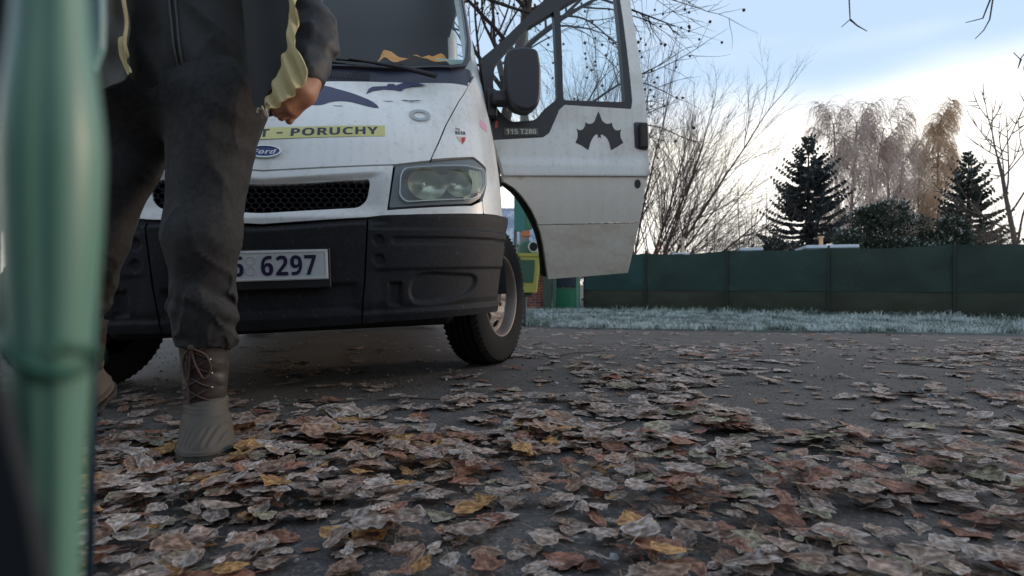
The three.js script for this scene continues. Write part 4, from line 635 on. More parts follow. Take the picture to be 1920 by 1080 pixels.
  const rg = loft(sec(0.240, 0.205), sec(0.243, 0.208), 1.26, 1.315); rg.computeVertexNormals(); mesh('bin_rim', rg, yg, bin);
  const hg = new THREE.SphereGeometry(1, 32, 14, 0, TAU, 0, Math.PI / 2).scale(0.215, 0.235, 0.185).translate(0, 1.315, 0); mesh('bin_hood', hg, dg, bin);
  const mouth = mesh('bin_opening', new THREE.CylinderGeometry(0.088, 0.088, 0.07, 32).rotateX(Math.PI / 2), std([0.006, 0.006, 0.006], 0.9), bin); mouth.position.set(0.06, 1.425, 0.150); mouth.rotation.y = 0.2;
  const mrim = mesh('opening_rim', new THREE.TorusGeometry(0.090, 0.014, 10, 36), std([0.34, 0.42, 0.36], 0.5), bin); mrim.position.set(0.066, 1.425, 0.184); mrim.rotation.y = 0.2;
  mesh('bin_pole', new THREE.CylinderGeometry(0.03, 0.03, 1.5, 14).translate(-0.02, 0.72, -0.22), std([0.03, 0.05, 0.05], 0.5), bin); mesh('bin_bracket', rbox(0.16, 0.08, 0.10, 0.01, 0.02, 0.58, -0.14), std([0.03, 0.06, 0.05], 0.5), bin);
  // sign board with orange foot, house with tiled roof further back
  const sb = thing('notice_board', 'teal and green notice board on a post with an orange box beneath', 'notice board', [0.20, -0.34, -14.0]);
  mesh('board_panel', rbox(0.30, 1.05, 0.06, 0.015, 0, 2.55, 0), std([0.02, 0.16, 0.15], 0.5), sb); mesh('side_panel', rbox(0.16, 0.98, 0.05, 0.012, 0.20, 2.56, 0.02), std([0.03, 0.13, 0.07], 0.5), sb);
  mesh('orange_box', rbox(0.20, 0.14, 0.12, 0.02, 0.13, 1.97, 0.02), std([0.42, 0.15, 0.06], 0.6), sb); mesh('board_post', new THREE.CylinderGeometry(0.04, 0.04, 2.1, 12).translate(-0.12, 1.05, -0.02), std([0.06, 0.09, 0.09], 0.6), sb);
  const house = thing('house', 'distant low house with frosted blue-grey tiled roof behind the litter bin', 'house', [-2.0, -0.4, -34]);
  mesh('wall', rbox(11, 2.9, 7, 0.02, 0, 1.45, 0), std([0.32, 0.28, 0.25], 0.95), house);
  const tileM = [[0.30, 0.36, 0.46], [0.22, 0.27, 0.36], [0.42, 0.47, 0.54]].map((c) => std(c, 0.7)), tg = rbox(0.34, 0.04, 0.44, 0.01); const roof = mesh('roof', new B().geo(), tileM[1], house); roof.geometry = (() => { const q = new B(), a = [[-5.8, 2.85, 4], [5.8, 2.85, 4], [5.8, 5.2, 0], [-5.8, 5.2, 0], [-5.8, 2.85, -4], [5.8, 2.85, -4]].map((p) => q.v(...p)); q.quad(a[0], a[1], a[2], a[3]); q.quad(a[3], a[2], a[5], a[4]); q.tri(a[0], a[3], a[4]); q.tri(a[1], a[5], a[2]); const g = q.geo().toNonIndexed(); g.computeVertexNormals(); return g; })();
  for (let r = 0; r < 12; r++) for (let c = 0; c < 12; c++) { const t = mesh('roof_tile', tg, tileM[(R() * 3) | 0], roof); t.position.set(0.6 + c * 0.36 + (r & 1) * 0.18, 2.95 + r * 0.196, 3.92 - r * 0.333); t.rotation.x = 0.53; }
  for (const x of [-3, 0.3, 3.2]) { const w = mesh('window', rbox(1.1, 1.2, 0.06, 0.01, x, 1.6, 3.51), std([0.05, 0.06, 0.07], 0.15), house); mesh('window_frame', merged([rbox(1.2, 0.07, 0.09, 0.01, x, 2.22, 3.52), rbox(1.2, 0.07, 0.09, 0.01, x, 0.98, 3.52), rbox(0.07, 1.3, 0.09, 0.01, x, 1.6, 3.525)]), std([0.6, 0.6, 0.58], 0.6), w); }
  // frosted shed roofs and stove pipes showing above the fence
  function shed(label, x, D, w, top, pipeX, pipeH, pc) {
    const s = thing('garden_shed', label, 'shed', [x, -0.35, -D], -0.3); mesh('shed_wall', rbox(w * 0.94, top - 0.1, 1.6, 0.01, 0, (top - 0.1) / 2, 0), std([0.10, 0.07, 0.05], 0.9), s);
    const rf = mesh('shed_roof', rbox(w, 0.09, 1.9, 0.02, 0, top, 0), std([0.50, 0.60, 0.70], 0.7), s); mesh('roof_fascia', rbox(w * 1.01, 0.05, 0.04, 0.01, 0, top - 0.07, 0.95), std([0.08, 0.10, 0.14], 0.7), rf);
    mesh('stove_pipe', merged([new THREE.CylinderGeometry(0.055, 0.055, pipeH, 14).translate(pipeX, top + pipeH / 2, 0.2), new THREE.CylinderGeometry(0.09, 0.08, 0.05, 14).translate(pipeX, top + pipeH, 0.2)]), std(pc, 0.6), s);
  }
  shed('low shed with pale frosted roof and tan stove pipe behind the fence', 9.4, 17.6, 1.35, 1.86, -0.16, 0.32, [0.60, 0.38, 0.20]);
  shed('little shed with frosted white roof edge behind the fence beside saplings', 8.15, 20.2, 0.72, 1.94, -0.2, 0.02, [0.4, 0.4, 0.4]);
  shed('shed with slim pale stove pipe behind the fence below the bare willow', 5.95, 20.6, 0.55, 1.80, 0.05, 0.55, [0.62, 0.50, 0.40]);
  // pole and strut added in place of reflections in the door window
  const up = thing('reflection_pole', 'grey pole with diagonal strut standing in for reflections in the front door window', 'pole', [0.42, -0.4, -20]); const pm = std([0.20, 0.20, 0.19], 0.9);
  mesh('pole_shaft', new THREE.CylinderGeometry(0.13, 0.17, 11, 16).translate(0, 5.5, 0), pm, up); mesh('strut', new B().tube([[0.1, 8.95, 0.05], [1.15, 9.74, 0.05]], 0.09, 10).geo(), pm, up);
}

// ---------------------------------------------------------------- trees and shrubs
const V3 = (x, y, z) => new THREE.Vector3(x, y, z);
function limb(b, R, p, d, len, r0, r1, segs, wob, trop, sides) { // one wandering limb; returns its points with directions
  const pts = [p.toArray()], rr = [r0], out = [[p.clone(), d.clone(), r0]]; let q = p.clone(), e = d.clone();
  for (let k = 1; k <= segs; k++) { e.x += (R() - 0.5) * wob; e.y += (R() - 0.5) * wob + trop / segs; e.z += (R() - 0.5) * wob; e.normalize(); q = q.clone().addScaledVector(e, len / segs); const r = mix(r0, r1, k / segs); pts.push(q.toArray()); rr.push(r); out.push([q.clone(), e.clone(), r]); }
  b.tube(pts, rr, sides, false); return out;
}
const side = (R, d, spread) => { const a = V3(R() - 0.5, R() - 0.5, R() - 0.5).cross(d).normalize(); return d.clone().multiplyScalar(Math.cos(spread)).addScaledVector(a, Math.sin(spread)).normalize(); };
function grow(b, R, p, d, len, r, depth, o, tips) {
  const ps = limb(b, R, p, d, len, r, r * (depth ? 0.55 : 0.3), depth > 1 ? 6 : depth ? 5 : 4, o.wob, o.trop, depth > 2 ? 7 : depth ? 4 : 3);
  if (!depth) { tips?.push(ps[ps.length - 1]); return; }
  const n = o.kids[depth] ?? 4;
  for (let k = 0; k < n; k++) { const t = 1 + Math.floor((o.from + (1 - o.from) * (k + R()) / n) * (ps.length - 1.01)), [q, e, rr] = ps[Math.min(t, ps.length - 1)]; grow(b, R, q, side(R, e, o.spread * (0.6 + 0.7 * R())), len * o.ratio * (0.65 + 0.6 * R()), Math.max(rr * 0.6, o.min), depth - 1, o, tips); }
  const [q, e, rr] = ps[ps.length - 1]; grow(b, R, q, e, len * o.ratio, Math.max(rr * 0.8, o.min), depth - 1, o, tips);
}
const bark = (c) => std(c, 0.95);
function bareTree(name, label, cat, pos, seed, trunks, o, c, ct, group) {
  const t = thing(name, label, cat, pos, 0, group), R = rng(seed), tips = [];
  const tb = new B(), cb = new B();
  for (const [d, len, r, off = [0, 0, 0]] of trunks) {
    const ps = limb(tb, R, V3(...off), V3(...d).normalize(), len, r, r * 0.42, 8, o.wob * 0.6, o.trunkTrop ?? 0.1, 8), n = o.limbs;
    for (let k = 0; k < n; k++) { const f = mix(o.clear, 1, (k + 0.5 * R()) / n), [q, e, rr] = ps[Math.min(8, Math.round(f * 8))]; grow(cb, R, q, side(R, e, o.spread * (0.7 + 0.6 * R())), len * o.limb * (1.15 - 0.6 * f) * (0.75 + 0.5 * R()), rr * 0.5, o.depth, o, tips); }
    const [q, e, rr] = ps[8]; grow(cb, R, q, e, len * o.limb * 0.6, rr * 0.8, o.depth, o, tips);
  }
  mesh('trunk', tb.geo(), bark(c), t); const cr = mesh('crown', cb.geo(), bark(ct ?? c), t); cr.userData.kind = 'stuff'; t.userData.tips = undefined; return [t, tips, R];
}
const gy0 = -0.40, onPx = (px, D) => [(px - 960) / 1100 * D, gy0, -D];
{
  // many-stemmed willow behind the door, fanning up to the right
  const o1 = { wob: 0.20, trop: 0.10, trunkTrop: 0.12, limbs: 16, clear: 0.2, spread: 0.5, limb: 0.34, depth: 2, ratio: 0.58, from: 0.15, kids: [0, 5, 4], min: 0.0038 };
  const R0 = rng(77), stems = []; for (let k = 0; k < 24; k++) { const a = mix(-0.75, 0.95, (k + R0() * 0.8) / 24), l = 8.6 * (1 - 0.28 * Math.abs(a)) * (0.72 + 0.35 * R0()); stems.push([[Math.sin(a), Math.cos(a), (R0() - 0.5) * 0.5], l, 0.030 + 0.028 * R0(), [(R0() - 0.5) * 0.7 + a * 0.2, 0, (R0() - 0.5) * 0.7]]); }
  bareTree('bare_willow', 'many-stemmed bare willow fanning out behind the open van door', 'tree', onPx(1188, 21), 11, stems, o1, [0.075, 0.058, 0.047], [0.095, 0.078, 0.068]);
  const o2 = { ...o1, limbs: 9, clear: 0.1, limb: 0.45, spread: 0.8, trop: -0.02 };
  const brush = (label, px, D, h, seed, c, n = 9, wide = 0.9) => { const R = rng(seed), s = []; for (let k = 0; k < n; k++) { const a = mix(-wide, wide, (k + R()) / n); s.push([[Math.sin(a), Math.cos(a), R() - 0.5], h * (0.65 + 0.4 * R()), 0.022, [(R() - 0.5) * 0.5, 0, (R() - 0.5) * 0.5]]); } return bareTree('bare_shrub', label, 'shrub', onPx(px, D), seed, s, o2, c, c, 'bare shrubs behind the fence'); };
  brush('bare tangled shrub with arching twigs between willow and saplings', 1330, 22, 3.6, 21, [0.06, 0.05, 0.043], 12, 1.1);
  brush('lower bare shrub with frosted twigs under the thin saplings', 1420, 24, 3.2, 22, [0.085, 0.08, 0.078], 12);
  brush('bare shrub with yellowish twigs in front of the right-hand spruce', 1800, 19.5, 2.9, 23, [0.16, 0.125, 0.10], 13, 0.75);
  brush('small orange-brown dry shrub at the edge of the van door', 1206, 18.3, 1.45, 24, [0.30, 0.10, 0.045], 13, 0.7);
  brush('thin bare shrub rising between birch and spruce', 1640, 24, 4.0, 25, [0.10, 0.09, 0.085], 8, 0.6);
  brush('bare shrub at the right edge behind the fence', 1905, 20, 2.4, 26, [0.07, 0.065, 0.06], 12, 1.0);
  // slim saplings
  const o3 = { wob: 0.08, trop: 0.05, limbs: 5, clear: 0.45, spread: 0.45, limb: 0.22, depth: 0, ratio: 0.6, from: 0.3, kids: [0], min: 0.006 };
  [[1392, 5.0], [1408, 4.1], [1430, 4.6], [1447, 4.9], [1380, 3.6]].forEach(([px, h], i) => bareTree('sapling', ['tallest slim bare sapling left of the spruce', 'slim bare sapling, second from the left', 'slim bare sapling in the middle of its row', 'slim bare sapling nearest to the spruce', 'short slim bare sapling, leftmost of its row'][i], 'sapling', onPx(px, 24.5), 40 + i, [[[0.04 * (i - 1.5), 1, 0], h, 0.03], [[0.10 * (i - 1.5) + 0.05, 1, 0.1], h * 0.8, 0.02]], o3, [0.10, 0.085, 0.08], undefined, 'slim saplings'));
  // tree with ball fruit whose branches reach over the van
  const o4 = { wob: 0.30, trop: -0.05, trunkTrop: 0.05, limbs: 15, clear: 0.34, spread: 0.85, limb: 0.42, depth: 3, ratio: 0.60, from: 0.25, kids: [0, 4, 4, 3], min: 0.007 };
  const [pt, tips, Rp] = bareTree('plane_tree', 'bare tree with ball-shaped fruit spreading its branches behind the van cab', 'tree', onPx(872, 13.5), 5, [[[0.14, 1, 0.0], 8.2, 0.19]], o4, [0.05, 0.04, 0.035], [0.030, 0.024, 0.024]);
  { const balls = []; const sg = new THREE.IcosahedronGeometry(0.030, 1); tips.forEach(([q], i) => { if (Rp() < 0.30 && q.y > 1.5) balls.push(sg.clone().translate(q.x, q.y - 0.03, q.z)); }); const m = mesh('ball_fruit', merged(balls), std([0.035, 0.026, 0.022], 0.95), pt); m.userData.kind = 'stuff'; }
  // overhanging bough entering at the top, its tree stands to the left
  const bough = (label, base, pts, seed, kids) => {
    const t = thing('overhanging_branch', label, 'branch', base, 0, 'branches reaching in from above'), b = new B(), R = rng(seed), tp = []; const P = pts.map((p) => V3(...p)); const cv = new THREE.CatmullRomCurve3(P), q = cv.getPoints(24);
    b.tube(q.map((v) => v.toArray()), q.map((_, i) => mix(0.030, 0.006, i / 24)), 6, false);
    for (let k = 0; k < kids; k++) { const u = 0.15 + 0.83 * (k + R()) / kids, p = cv.getPoint(u), d = cv.getTangent(u); grow(b, R, p, side(R, d, 0.8), 0.55 * (1.1 - u * 0.5), 0.008, 1, { wob: 0.5, trop: -0.1, spread: 0.7, ratio: 0.6, from: 0.3, kids: [0, 3], min: 0.0035 }, tp); }
    mesh('bough', b.geo(), bark([0.022, 0.018, 0.018]), t); const bl = []; const sg = new THREE.IcosahedronGeometry(0.018, 1); tp.forEach(([v]) => { if (R() < 0.5) bl.push(sg.clone().translate(v.x, v.y - 0.015, v.z)); }); mesh('ball_fruit', merged(bl), std([0.02, 0.016, 0.016], 0.95), t).userData.kind = 'stuff';
  };
  bough('dark bare branch with ball fruit reaching across the sky right of the door', [0.75, 4.6, -8.2], [[-1.6, 0.6, 0], [-0.4, 0.1, 0], [0.5, -0.25, 0.1], [1.05, -0.45, 0.1], [1.5, -0.62, 0.1]], 61, 13);
  bough('dark bare branch with ball fruit crossing the rear door window', [0.05, 4.3, -7.9], [[-1.9, 0.7, 0], [-0.6, 0.05, 0], [0.3, -0.30, 0.1], [0.9, -0.35, 0.1], [1.35, -0.7, 0.1]], 62, 12);
  const twig = (label, base, segs) => { const t = thing('twig', label, 'twig', base, 0, 'twigs hanging into the top of the view'), b = new B(); for (const s of segs) b.tube(s, s.map((_, i) => mix(0.010, 0.004, i / (s.length - 1))), 5); mesh('twig_wood', b.geo(), bark([0.05, 0.045, 0.045]), t); };
  const tp = (px, py, D) => [(px - 960) / 1100 * D, 0.43 + (533 - py) / 1100 * D, -D], rel = (b, q) => q.map(([x, y]) => { const p = tp(x, y, 6); return [p[0] - b[0], p[1] - b[1], p[2] - b[2]]; });
  let b0 = tp(1592, -120, 6); twig('forked twig hanging at the top above the birch', b0, [rel(b0, [[1592, -120], [1588, -40], [1592, 38], [1576, 52]]), rel(b0, [[1592, 38], [1606, 50], [1624, 60]])]);
  b0 = tp(1850, -120, 6); twig('pair of thin twigs hanging at the top right', b0, [rel(b0, [[1850, -120], [1862, -20], [1853, 38], [1842, 58], [1826, 74]]), rel(b0, [[1862, -20], [1840, 36], [1808, 44]])]);
  b0 = tp(1960, 60, 6); twig('drooping twig with dark buds at the right edge', b0, [rel(b0, [[1960, 60], [1925, 95], [1910, 112], [1898, 100]]), rel(b0, [[1925, 95], [1918, 128], [1919, 142]]), rel(b0, [[1912, 112], [1906, 130]])]);
  // weeping birches and larch
  function weeping(name, label, px, D, h, seed, trunks, c, ct, wide, n) {
    const t = thing(name, label, 'tree', onPx(px, D)), R = rng(seed), tb = new B(), lb = new B(), wb = new B(), q = [];
    for (const [dx, len, r] of trunks) {
      const ps = limb(tb, R, V3(dx * 0.4, 0, 0), V3(dx, 1, (R() - 0.5) * 0.2).normalize(), len, r, r * 0.25, 10, 0.10, 0.15, 8);
      for (let k = 0; k < 22; k++) { const [p, e, rr] = ps[Math.min(10, 3 + Math.floor(k / 22 * 8))]; const l = limb(lb, R, p, side(R, V3(0, 1, 0), 0.45 + 0.35 * R()), wide * (0.5 + 0.7 * R()), rr * 0.45, 0.012, 7, 0.18, -0.15, 4); q.push(...l.slice(2)); }
      q.push(...ps.slice(5));
    }
    for (let k = 0; k < n; k++) { const [p, e] = q[(R() * q.length) | 0]; const d = side(R, e, 0.7); limb(wb, R, p, d, (0.05 + 0.11 * R()) * h, 0.013, 0.007, 7, 0.14, -3.6, 3); }
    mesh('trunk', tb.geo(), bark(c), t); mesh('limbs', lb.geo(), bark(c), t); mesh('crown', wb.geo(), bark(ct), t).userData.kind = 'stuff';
  }
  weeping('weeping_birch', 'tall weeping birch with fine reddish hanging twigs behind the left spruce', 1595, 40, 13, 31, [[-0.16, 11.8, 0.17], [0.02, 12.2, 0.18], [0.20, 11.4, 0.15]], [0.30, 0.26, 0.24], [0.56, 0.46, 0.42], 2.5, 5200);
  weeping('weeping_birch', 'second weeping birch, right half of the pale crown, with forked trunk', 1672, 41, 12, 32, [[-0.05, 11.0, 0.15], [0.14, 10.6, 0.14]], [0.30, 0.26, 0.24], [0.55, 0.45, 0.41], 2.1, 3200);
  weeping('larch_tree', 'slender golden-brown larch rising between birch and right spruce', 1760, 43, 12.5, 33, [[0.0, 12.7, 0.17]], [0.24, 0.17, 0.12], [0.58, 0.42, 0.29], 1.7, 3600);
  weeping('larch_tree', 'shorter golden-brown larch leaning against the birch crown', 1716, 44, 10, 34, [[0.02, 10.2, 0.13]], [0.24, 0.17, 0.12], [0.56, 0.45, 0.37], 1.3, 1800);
  // spruces
  function spruce(label, px, D, h, w, seed, c, frost) {
    const t = thing('spruce_tree', label, 'tree', onPx(px, D)), R = rng(seed), b = new B(); mesh('trunk', new B().tube([[0, 0, 0], [0, h * 0.5, 0], [0, h, 0]], [0.16, 0.1, 0.015], 8).geo(), bark([0.05, 0.035, 0.028]), t);
    let y = h * 0.06; while (y < h * 0.985) {
      const f = y / h, L = w * (1 - f) ** 0.82 + 0.10, n = Math.max(4, Math.round(9 - 4 * f));
      for (let k = 0; k < n; k++) {
        if (R() < 0.10) continue; const a = (k + R() * 0.9) / n * TAU, len = L * (0.45 + 0.65 * R()), up = mix(-0.10, 0.5, f) + (R() - 0.5) * 0.25; let p = V3(0, y + (R() - 0.5) * 0.15, 0); const m = Math.max(4, Math.round(len / 0.13));
        for (let s = 1; s <= m; s++) {
          const u = s / m, q = V3(Math.cos(a) * len * u, p.y, Math.sin(a) * len * u); q.y = y + len * (up * u - 0.42 * Math.sin(u * 2.4) * (1 - f) * 0.55 + 0.16 * u * u);
          const wd = (0.34 * (1 - u) + 0.07) * Math.min(1, len); const fr = R() < frost;
          for (let e = 0; e < 13; e++) { const s2 = (e & 1) ? 1 : -1, ba = a + s2 * (0.5 + 0.55 * R()), l = wd * (0.55 + 0.7 * R()), dy = -0.16 * l + (R() - 0.6) * 0.12; const n0 = V3(-Math.sin(ba), 0, Math.cos(ba)).multiplyScalar(0.020 + 0.020 * R()); const k2 = 0.65 + 0.7 * R(), fz = fr && R() < 0.5;
            b.col = fz ? [0.42, 0.46, 0.50] : c.map((v) => v * k2); const x = q.x + (R() - 0.5) * 0.05, yy = q.y + (R() - 0.5) * 0.05, z = q.z + (R() - 0.5) * 0.05;
            const i0 = b.v(x - n0.x, yy, z - n0.z), i1 = b.v(x + n0.x, yy + 0.01, z + n0.z), i2 = b.v(x + Math.cos(ba) * l, yy + dy, z + Math.sin(ba) * l), i3 = b.v(x + Math.cos(ba) * l * 0.6, yy + dy * 0.6 - 0.05 - 0.05 * R(), z + Math.sin(ba) * l * 0.6); b.tri(i0, i1, i2); b.tri(i0, i3, i2); }
          p = q;
        }
      }
      y += mix(0.26, 0.17, f) * (0.8 + 0.4 * R());
    }
    mesh('crown', b.geo(), std([1, 1, 1], 0.85, { vertexColors: true }), t);
  }
  spruce('dark blue-green spruce standing left of the birches', 1515, 26, 7.4, 3.3, 71, [0.055, 0.072, 0.080], 0.10);
  spruce('dark green spruce standing right of the larch', 1815, 27, 6.95, 2.7, 72, [0.048, 0.070, 0.055], 0.07);
  // bare walnut with stout twigs at the right edge
  bareTree('walnut_tree', 'bare walnut tree with stout upswept branches at the right edge', 'tree', onPx(1918, 22), 15, [[[-0.10, 1, 0], 5.6, 0.12]], { wob: 0.16, trop: 0.42, trunkTrop: 0.02, limbs: 7, clear: 0.42, spread: 0.95, limb: 0.50, depth: 2, ratio: 0.56, from: 0.45, kids: [0, 3, 3], min: 0.022 }, [0.10, 0.085, 0.085]);
  // evergreen shrubs: leaves through the whole volume
  function evergreen(name, label, cat, px, D, lumps, n, seed, c, frost, size, group) {
    const t = thing(name, label, cat, onPx(px, D), 0, group), R = rng(seed), b = new B(), sb = new B();
    for (const [x, y, z, rx, ry, rz] of lumps) { sb.tube([[x * 0.3, 0, z * 0.3], [x * 0.7, y * 0.6, z * 0.7], [x, y + ry * 0.6, z]], [0.05, 0.035, 0.012], 5);
      for (let k = 0; k < n; k++) { const d = V3(R() - 0.5, R() - 0.5, R() - 0.5).normalize(), f = (0.45 + 0.55 * R()) * (0.80 + 0.45 * fbm(d.x * 3 + x, d.y * 3 + y, d.z * 3 + seed, 3)); const p = [x + d.x * rx * f, y + d.y * ry * f, z + d.z * rz * f]; if (p[1] < 0) continue;
        const a = V3(R() - 0.5, R() - 0.25, R() - 0.5).addScaledVector(d, 0.6).normalize(), s = V3(R() - 0.5, R() - 0.5, R() - 0.5).cross(a).normalize(), l = size * (0.6 + 0.8 * R()), w = l * 0.24, k2 = 0.6 + 0.9 * R(), fz = R() < frost * sm(d.y, -0.3, 0.5);
        b.col = fz ? [0.45, 0.50, 0.52] : c.map((v) => v * k2);
        const i = [[0, 0], [0.5, 1], [1, 0], [0.5, -1]].map(([u, v]) => b.v(p[0] + a.x * l * u + s.x * w * v, p[1] + a.y * l * u + s.y * w * v - (u > 0.8 ? l * 0.15 : 0), p[2] + a.z * l * u + s.z * w * v)); b.tri(i[0], i[1], i[2]); b.tri(i[0], i[2], i[3]); } }
    mesh('stems', sb.geo(), bark([0.05, 0.04, 0.035]), t).userData.kind = 'stuff'; mesh('foliage', b.geo(), std([1, 1, 1], 0.6, { vertexColors: true }), t);
  }
  const lump = (seed, n, W, H, r) => { const R = rng(seed); return Array.from({ length: n }, (_, i) => { const u = (i + R()) / n * 2 - 1; return [u * W, H * (0.18 + 0.70 * R()) * (1 - 0.35 * u * u) * (0.85 + 0.3 * noise(u * 3 + seed, 3)), (R() - 0.5) * 0.8, r * (0.7 + 0.6 * R()), r * (0.7 + 0.5 * R()), r * 0.8]; }); };
  evergreen('evergreen_shrub', 'broad dark evergreen shrub with frosted leaves below the birches', 'shrub', 1690, 19, lump(81, 38, 2.0, 3.5, 0.5), 1600, 82, [0.030, 0.048, 0.032], 0.13, 0.10);
  evergreen('evergreen_shrub', 'dark evergreen shrub under the right-hand spruce beside the walnut', 'shrub', 1850, 17.5, lump(83, 9, 0.9, 2.3, 0.45), 1300, 84, [0.022, 0.034, 0.024], 0.04, 0.12);
  evergreen('garden_hedge', 'greyish frosted hedge behind the fence below the left spruce', 'hedge', 1500, 20.5, lump(85, 20, 2.0, 2.5, 0.48), 1300, 86, [0.055, 0.062, 0.056], 0.10, 0.11);
  evergreen('garden_hedge', 'low brownish hedge behind the fence below the bare willow', 'hedge', 1290, 21.5, lump(87, 12, 1.9, 2.2, 0.42), 900, 88, [0.12, 0.095, 0.07], 0.06, 0.11);
  evergreen('garden_hedge', 'dark hedge continuing behind the van to the left', 'hedge', 930, 27, lump(89, 14, 4.2, 2.2, 0.9), 700, 90, [0.07, 0.06, 0.05], 0.10, 0.18);
  evergreen('garden_hedge', 'dark hedge beyond the right edge of the fence', 'hedge', 2080, 14.5, lump(91, 8, 1.6, 1.9, 0.6), 900, 92, [0.028, 0.040, 0.028], 0.04, 0.12);
  evergreen('added_shade_hedge', 'tall unseen hedge added behind the camera to darken the van front', 'hedge', 640, -2.8, lump(95, 24, 7, 3.0, 1.1), 1500, 96, [0.03, 0.045, 0.03], 0.04, 0.22);  // unseen hedge, added to keep sky light off the van front
}

// ---------------------------------------------------------------- frosted verge grass, fallen leaves, grit
{
  const R = rng(301), b = new B(); // one tuft of blades
  for (let k = 0; k < 7; k++) { const a = R() * TAU, l = 0.035 + 0.05 * R(), x = (R() - 0.5) * 0.04, z = (R() - 0.5) * 0.04, w = 0.0035, bend = 0.35 + 0.7 * R(); const sx = -Math.sin(a) * w, sz = Math.cos(a) * w; const p = [0, 0.5, 1].map((t) => [x + Math.cos(a) * l * bend * t * t, l * (t - 0.25 * bend * t * t), z + Math.sin(a) * l * bend * t * t, 1 - t * 0.85]); const v = p.map(([X, Y, Z, q]) => [b.v(X - sx * q, Y, Z - sz * q), b.v(X + sx * q, Y, Z + sz * q)]); for (let i = 0; i < 2; i++) b.quad(v[i][0], v[i][1], v[i + 1][1], v[i + 1][0]); }
  const n = 26000, im = new THREE.InstancedMesh(b.geo(), std([1, 1, 1], 0.85), n), m = new THREE.Matrix4(), q = new THREE.Quaternion(), c = new THREE.Color();
  for (let i = 0; i < n; i++) {
    const x = mix(-2.5, 17, R()), e = roadEdge(x) + 0.5 * (fbm(x * 2.3, 3, 1, 3) - 0.5), d = mix(e - 0.05 - 0.3 * R() ** 4, fenceD(x) + 0.15, R() ** 1.15), f = fbm(x * 1.3, d * 1.3, 12, 3);
    const near = sm(d, fenceD(x) - 0.6, fenceD(x)); const s = (0.7 + 0.7 * R()) * (0.55 + 0.9 * f) * (1 + 0.9 * near); q.setFromEuler(new THREE.Euler((R() - 0.5) * 0.6, R() * TAU, (R() - 0.5) * 0.6));
    m.compose(V3(x, groundY(x, d) + 0.03, -d), q, V3(s * 1.2, s, s * 1.2)); im.setMatrixAt(i, m);
    const fr = sm(fbm(x * 3, d * 3, 15, 3) + 0.3 * (R() - 0.5), 0.30, 0.55); c.setRGB(mix(0.08, 0.46, fr), mix(0.12, 0.54, fr), mix(0.10, 0.53, fr)); im.setColorAt(i, c);
  }
  im.name = 'frosted_grass'; im.userData = { kind: 'stuff', label: 'pale frosted grass on the verge between road and fence', category: 'grass' }; scene.add(im);
}
// leaf shapes: pleated, curled, with a notched rim
function leafGeo(seed, lobed) {
  const R = rng(seed), nl = 14, nw = 4, P = [], I = [], C = [], U = [], flat = R() < 0.4 ? 0.3 : 1, curlW = mix(-0.8, 1.1, R()) * flat + 0.06, curlL = mix(-0.5, 0.7, R()) * flat + 0.03, twist = (R() - 0.5) * 0.8 * flat, wd = mix(0.26, 0.38, R()), pl = mix(0.012, 0.03, R()), ph = R() * 9;
  for (let i = 0; i <= nl; i++) for (let j = -nw; j <= nw; j++) {
    const t = i / nl, s = j / nw; let hw = wd * Math.sin(Math.PI * t ** 0.78) ** 0.8 * (1 - 0.25 * t);
    hw *= lobed ? 0.75 + 0.45 * Math.abs(Math.sin(t * Math.PI * 2.6)) : 1 + 0.06 * ((i & 1) ? 1 : -1); if (i === 0 || i === nl) hw = 0.004;
    const x0 = s * hw, ripple = pl * Math.sin((t * 8 - Math.abs(s) * 1.7) * TAU * 0.5) * Math.min(1, hw * 5);
    const a = s * hw / wd * curlW * (1 + 0.4 * Math.sin(t * 5 + ph)), cr = 0.07 * (fbm(x0 * 5 + seed, t * 4, seed, 3) - 0.5) * (0.4 + Math.abs(s));
    let x = (Math.abs(curlW) > 0.05 ? Math.sin(a) / (curlW / wd) : x0), y = (1 - Math.cos(a)) * wd / Math.abs(curlW || 1) * Math.sign(curlW) + ripple + cr, z = t - 0.5;
    const b2 = z * curlL, y2 = y + (1 - Math.cos(b2)) / (curlL || 1) * 0.9, z2 = Math.sin(b2) / (curlL || 1), tw = z * twist;
    P.push(x * Math.cos(tw) - y2 * Math.sin(tw), x * Math.sin(tw) + y2 * Math.cos(tw), z2);
    U.push((s + 1) / 2, t);
    const n = fbm(x0 * 14 + seed, t * 10, 3, 3), rim = sm(Math.abs(s), 0.72, 1) * 0.75, vein = Math.abs(s) < 0.01 ? 0.25 : 0, fr = clamp(rim + vein + 0.85 * sm(n, 0.42, 0.66), 0, 1), br = 0.55 + 0.75 * fbm(x0 * 7, t * 6, seed + 5, 2);
    C.push(mix(0.55 * br, 1.36, fr), mix(0.42 * br, 1.30, fr), mix(0.34 * br, 1.27, fr));
  }
  const W = 2 * nw + 1; for (let i = 0; i < nl; i++) for (let j = 0; j < W - 1; j++) { const a = i * W + j; I.push(a, a + 1, a + W, a + 1, a + W + 1, a + W); }
  const g = new THREE.BufferGeometry(); g.setAttribute('position', new THREE.Float32BufferAttribute(P, 3)); g.setAttribute('color', new THREE.Float32BufferAttribute(C, 3)); g.setAttribute('uv', new THREE.Float32BufferAttribute(U, 2)); g.setIndex(I);
  const st = new B(); st.col = [0.75, 0.62, 0.5]; st.tube([[0, 0, -0.5], [0.02 * twist, 0.02, -0.66], [0.08 * twist, 0.05, -0.86]], [0.010, 0.009, 0.008], 4); const sgeo = st.geo(); sgeo.setAttribute('uv', new THREE.Float32BufferAttribute(new Float32Array(sgeo.attributes.position.count * 2).fill(0.5), 2)); g.computeVertexNormals();
  const out = mergeGeometries([g, sgeo]); out.computeBoundingBox(); return out;
}
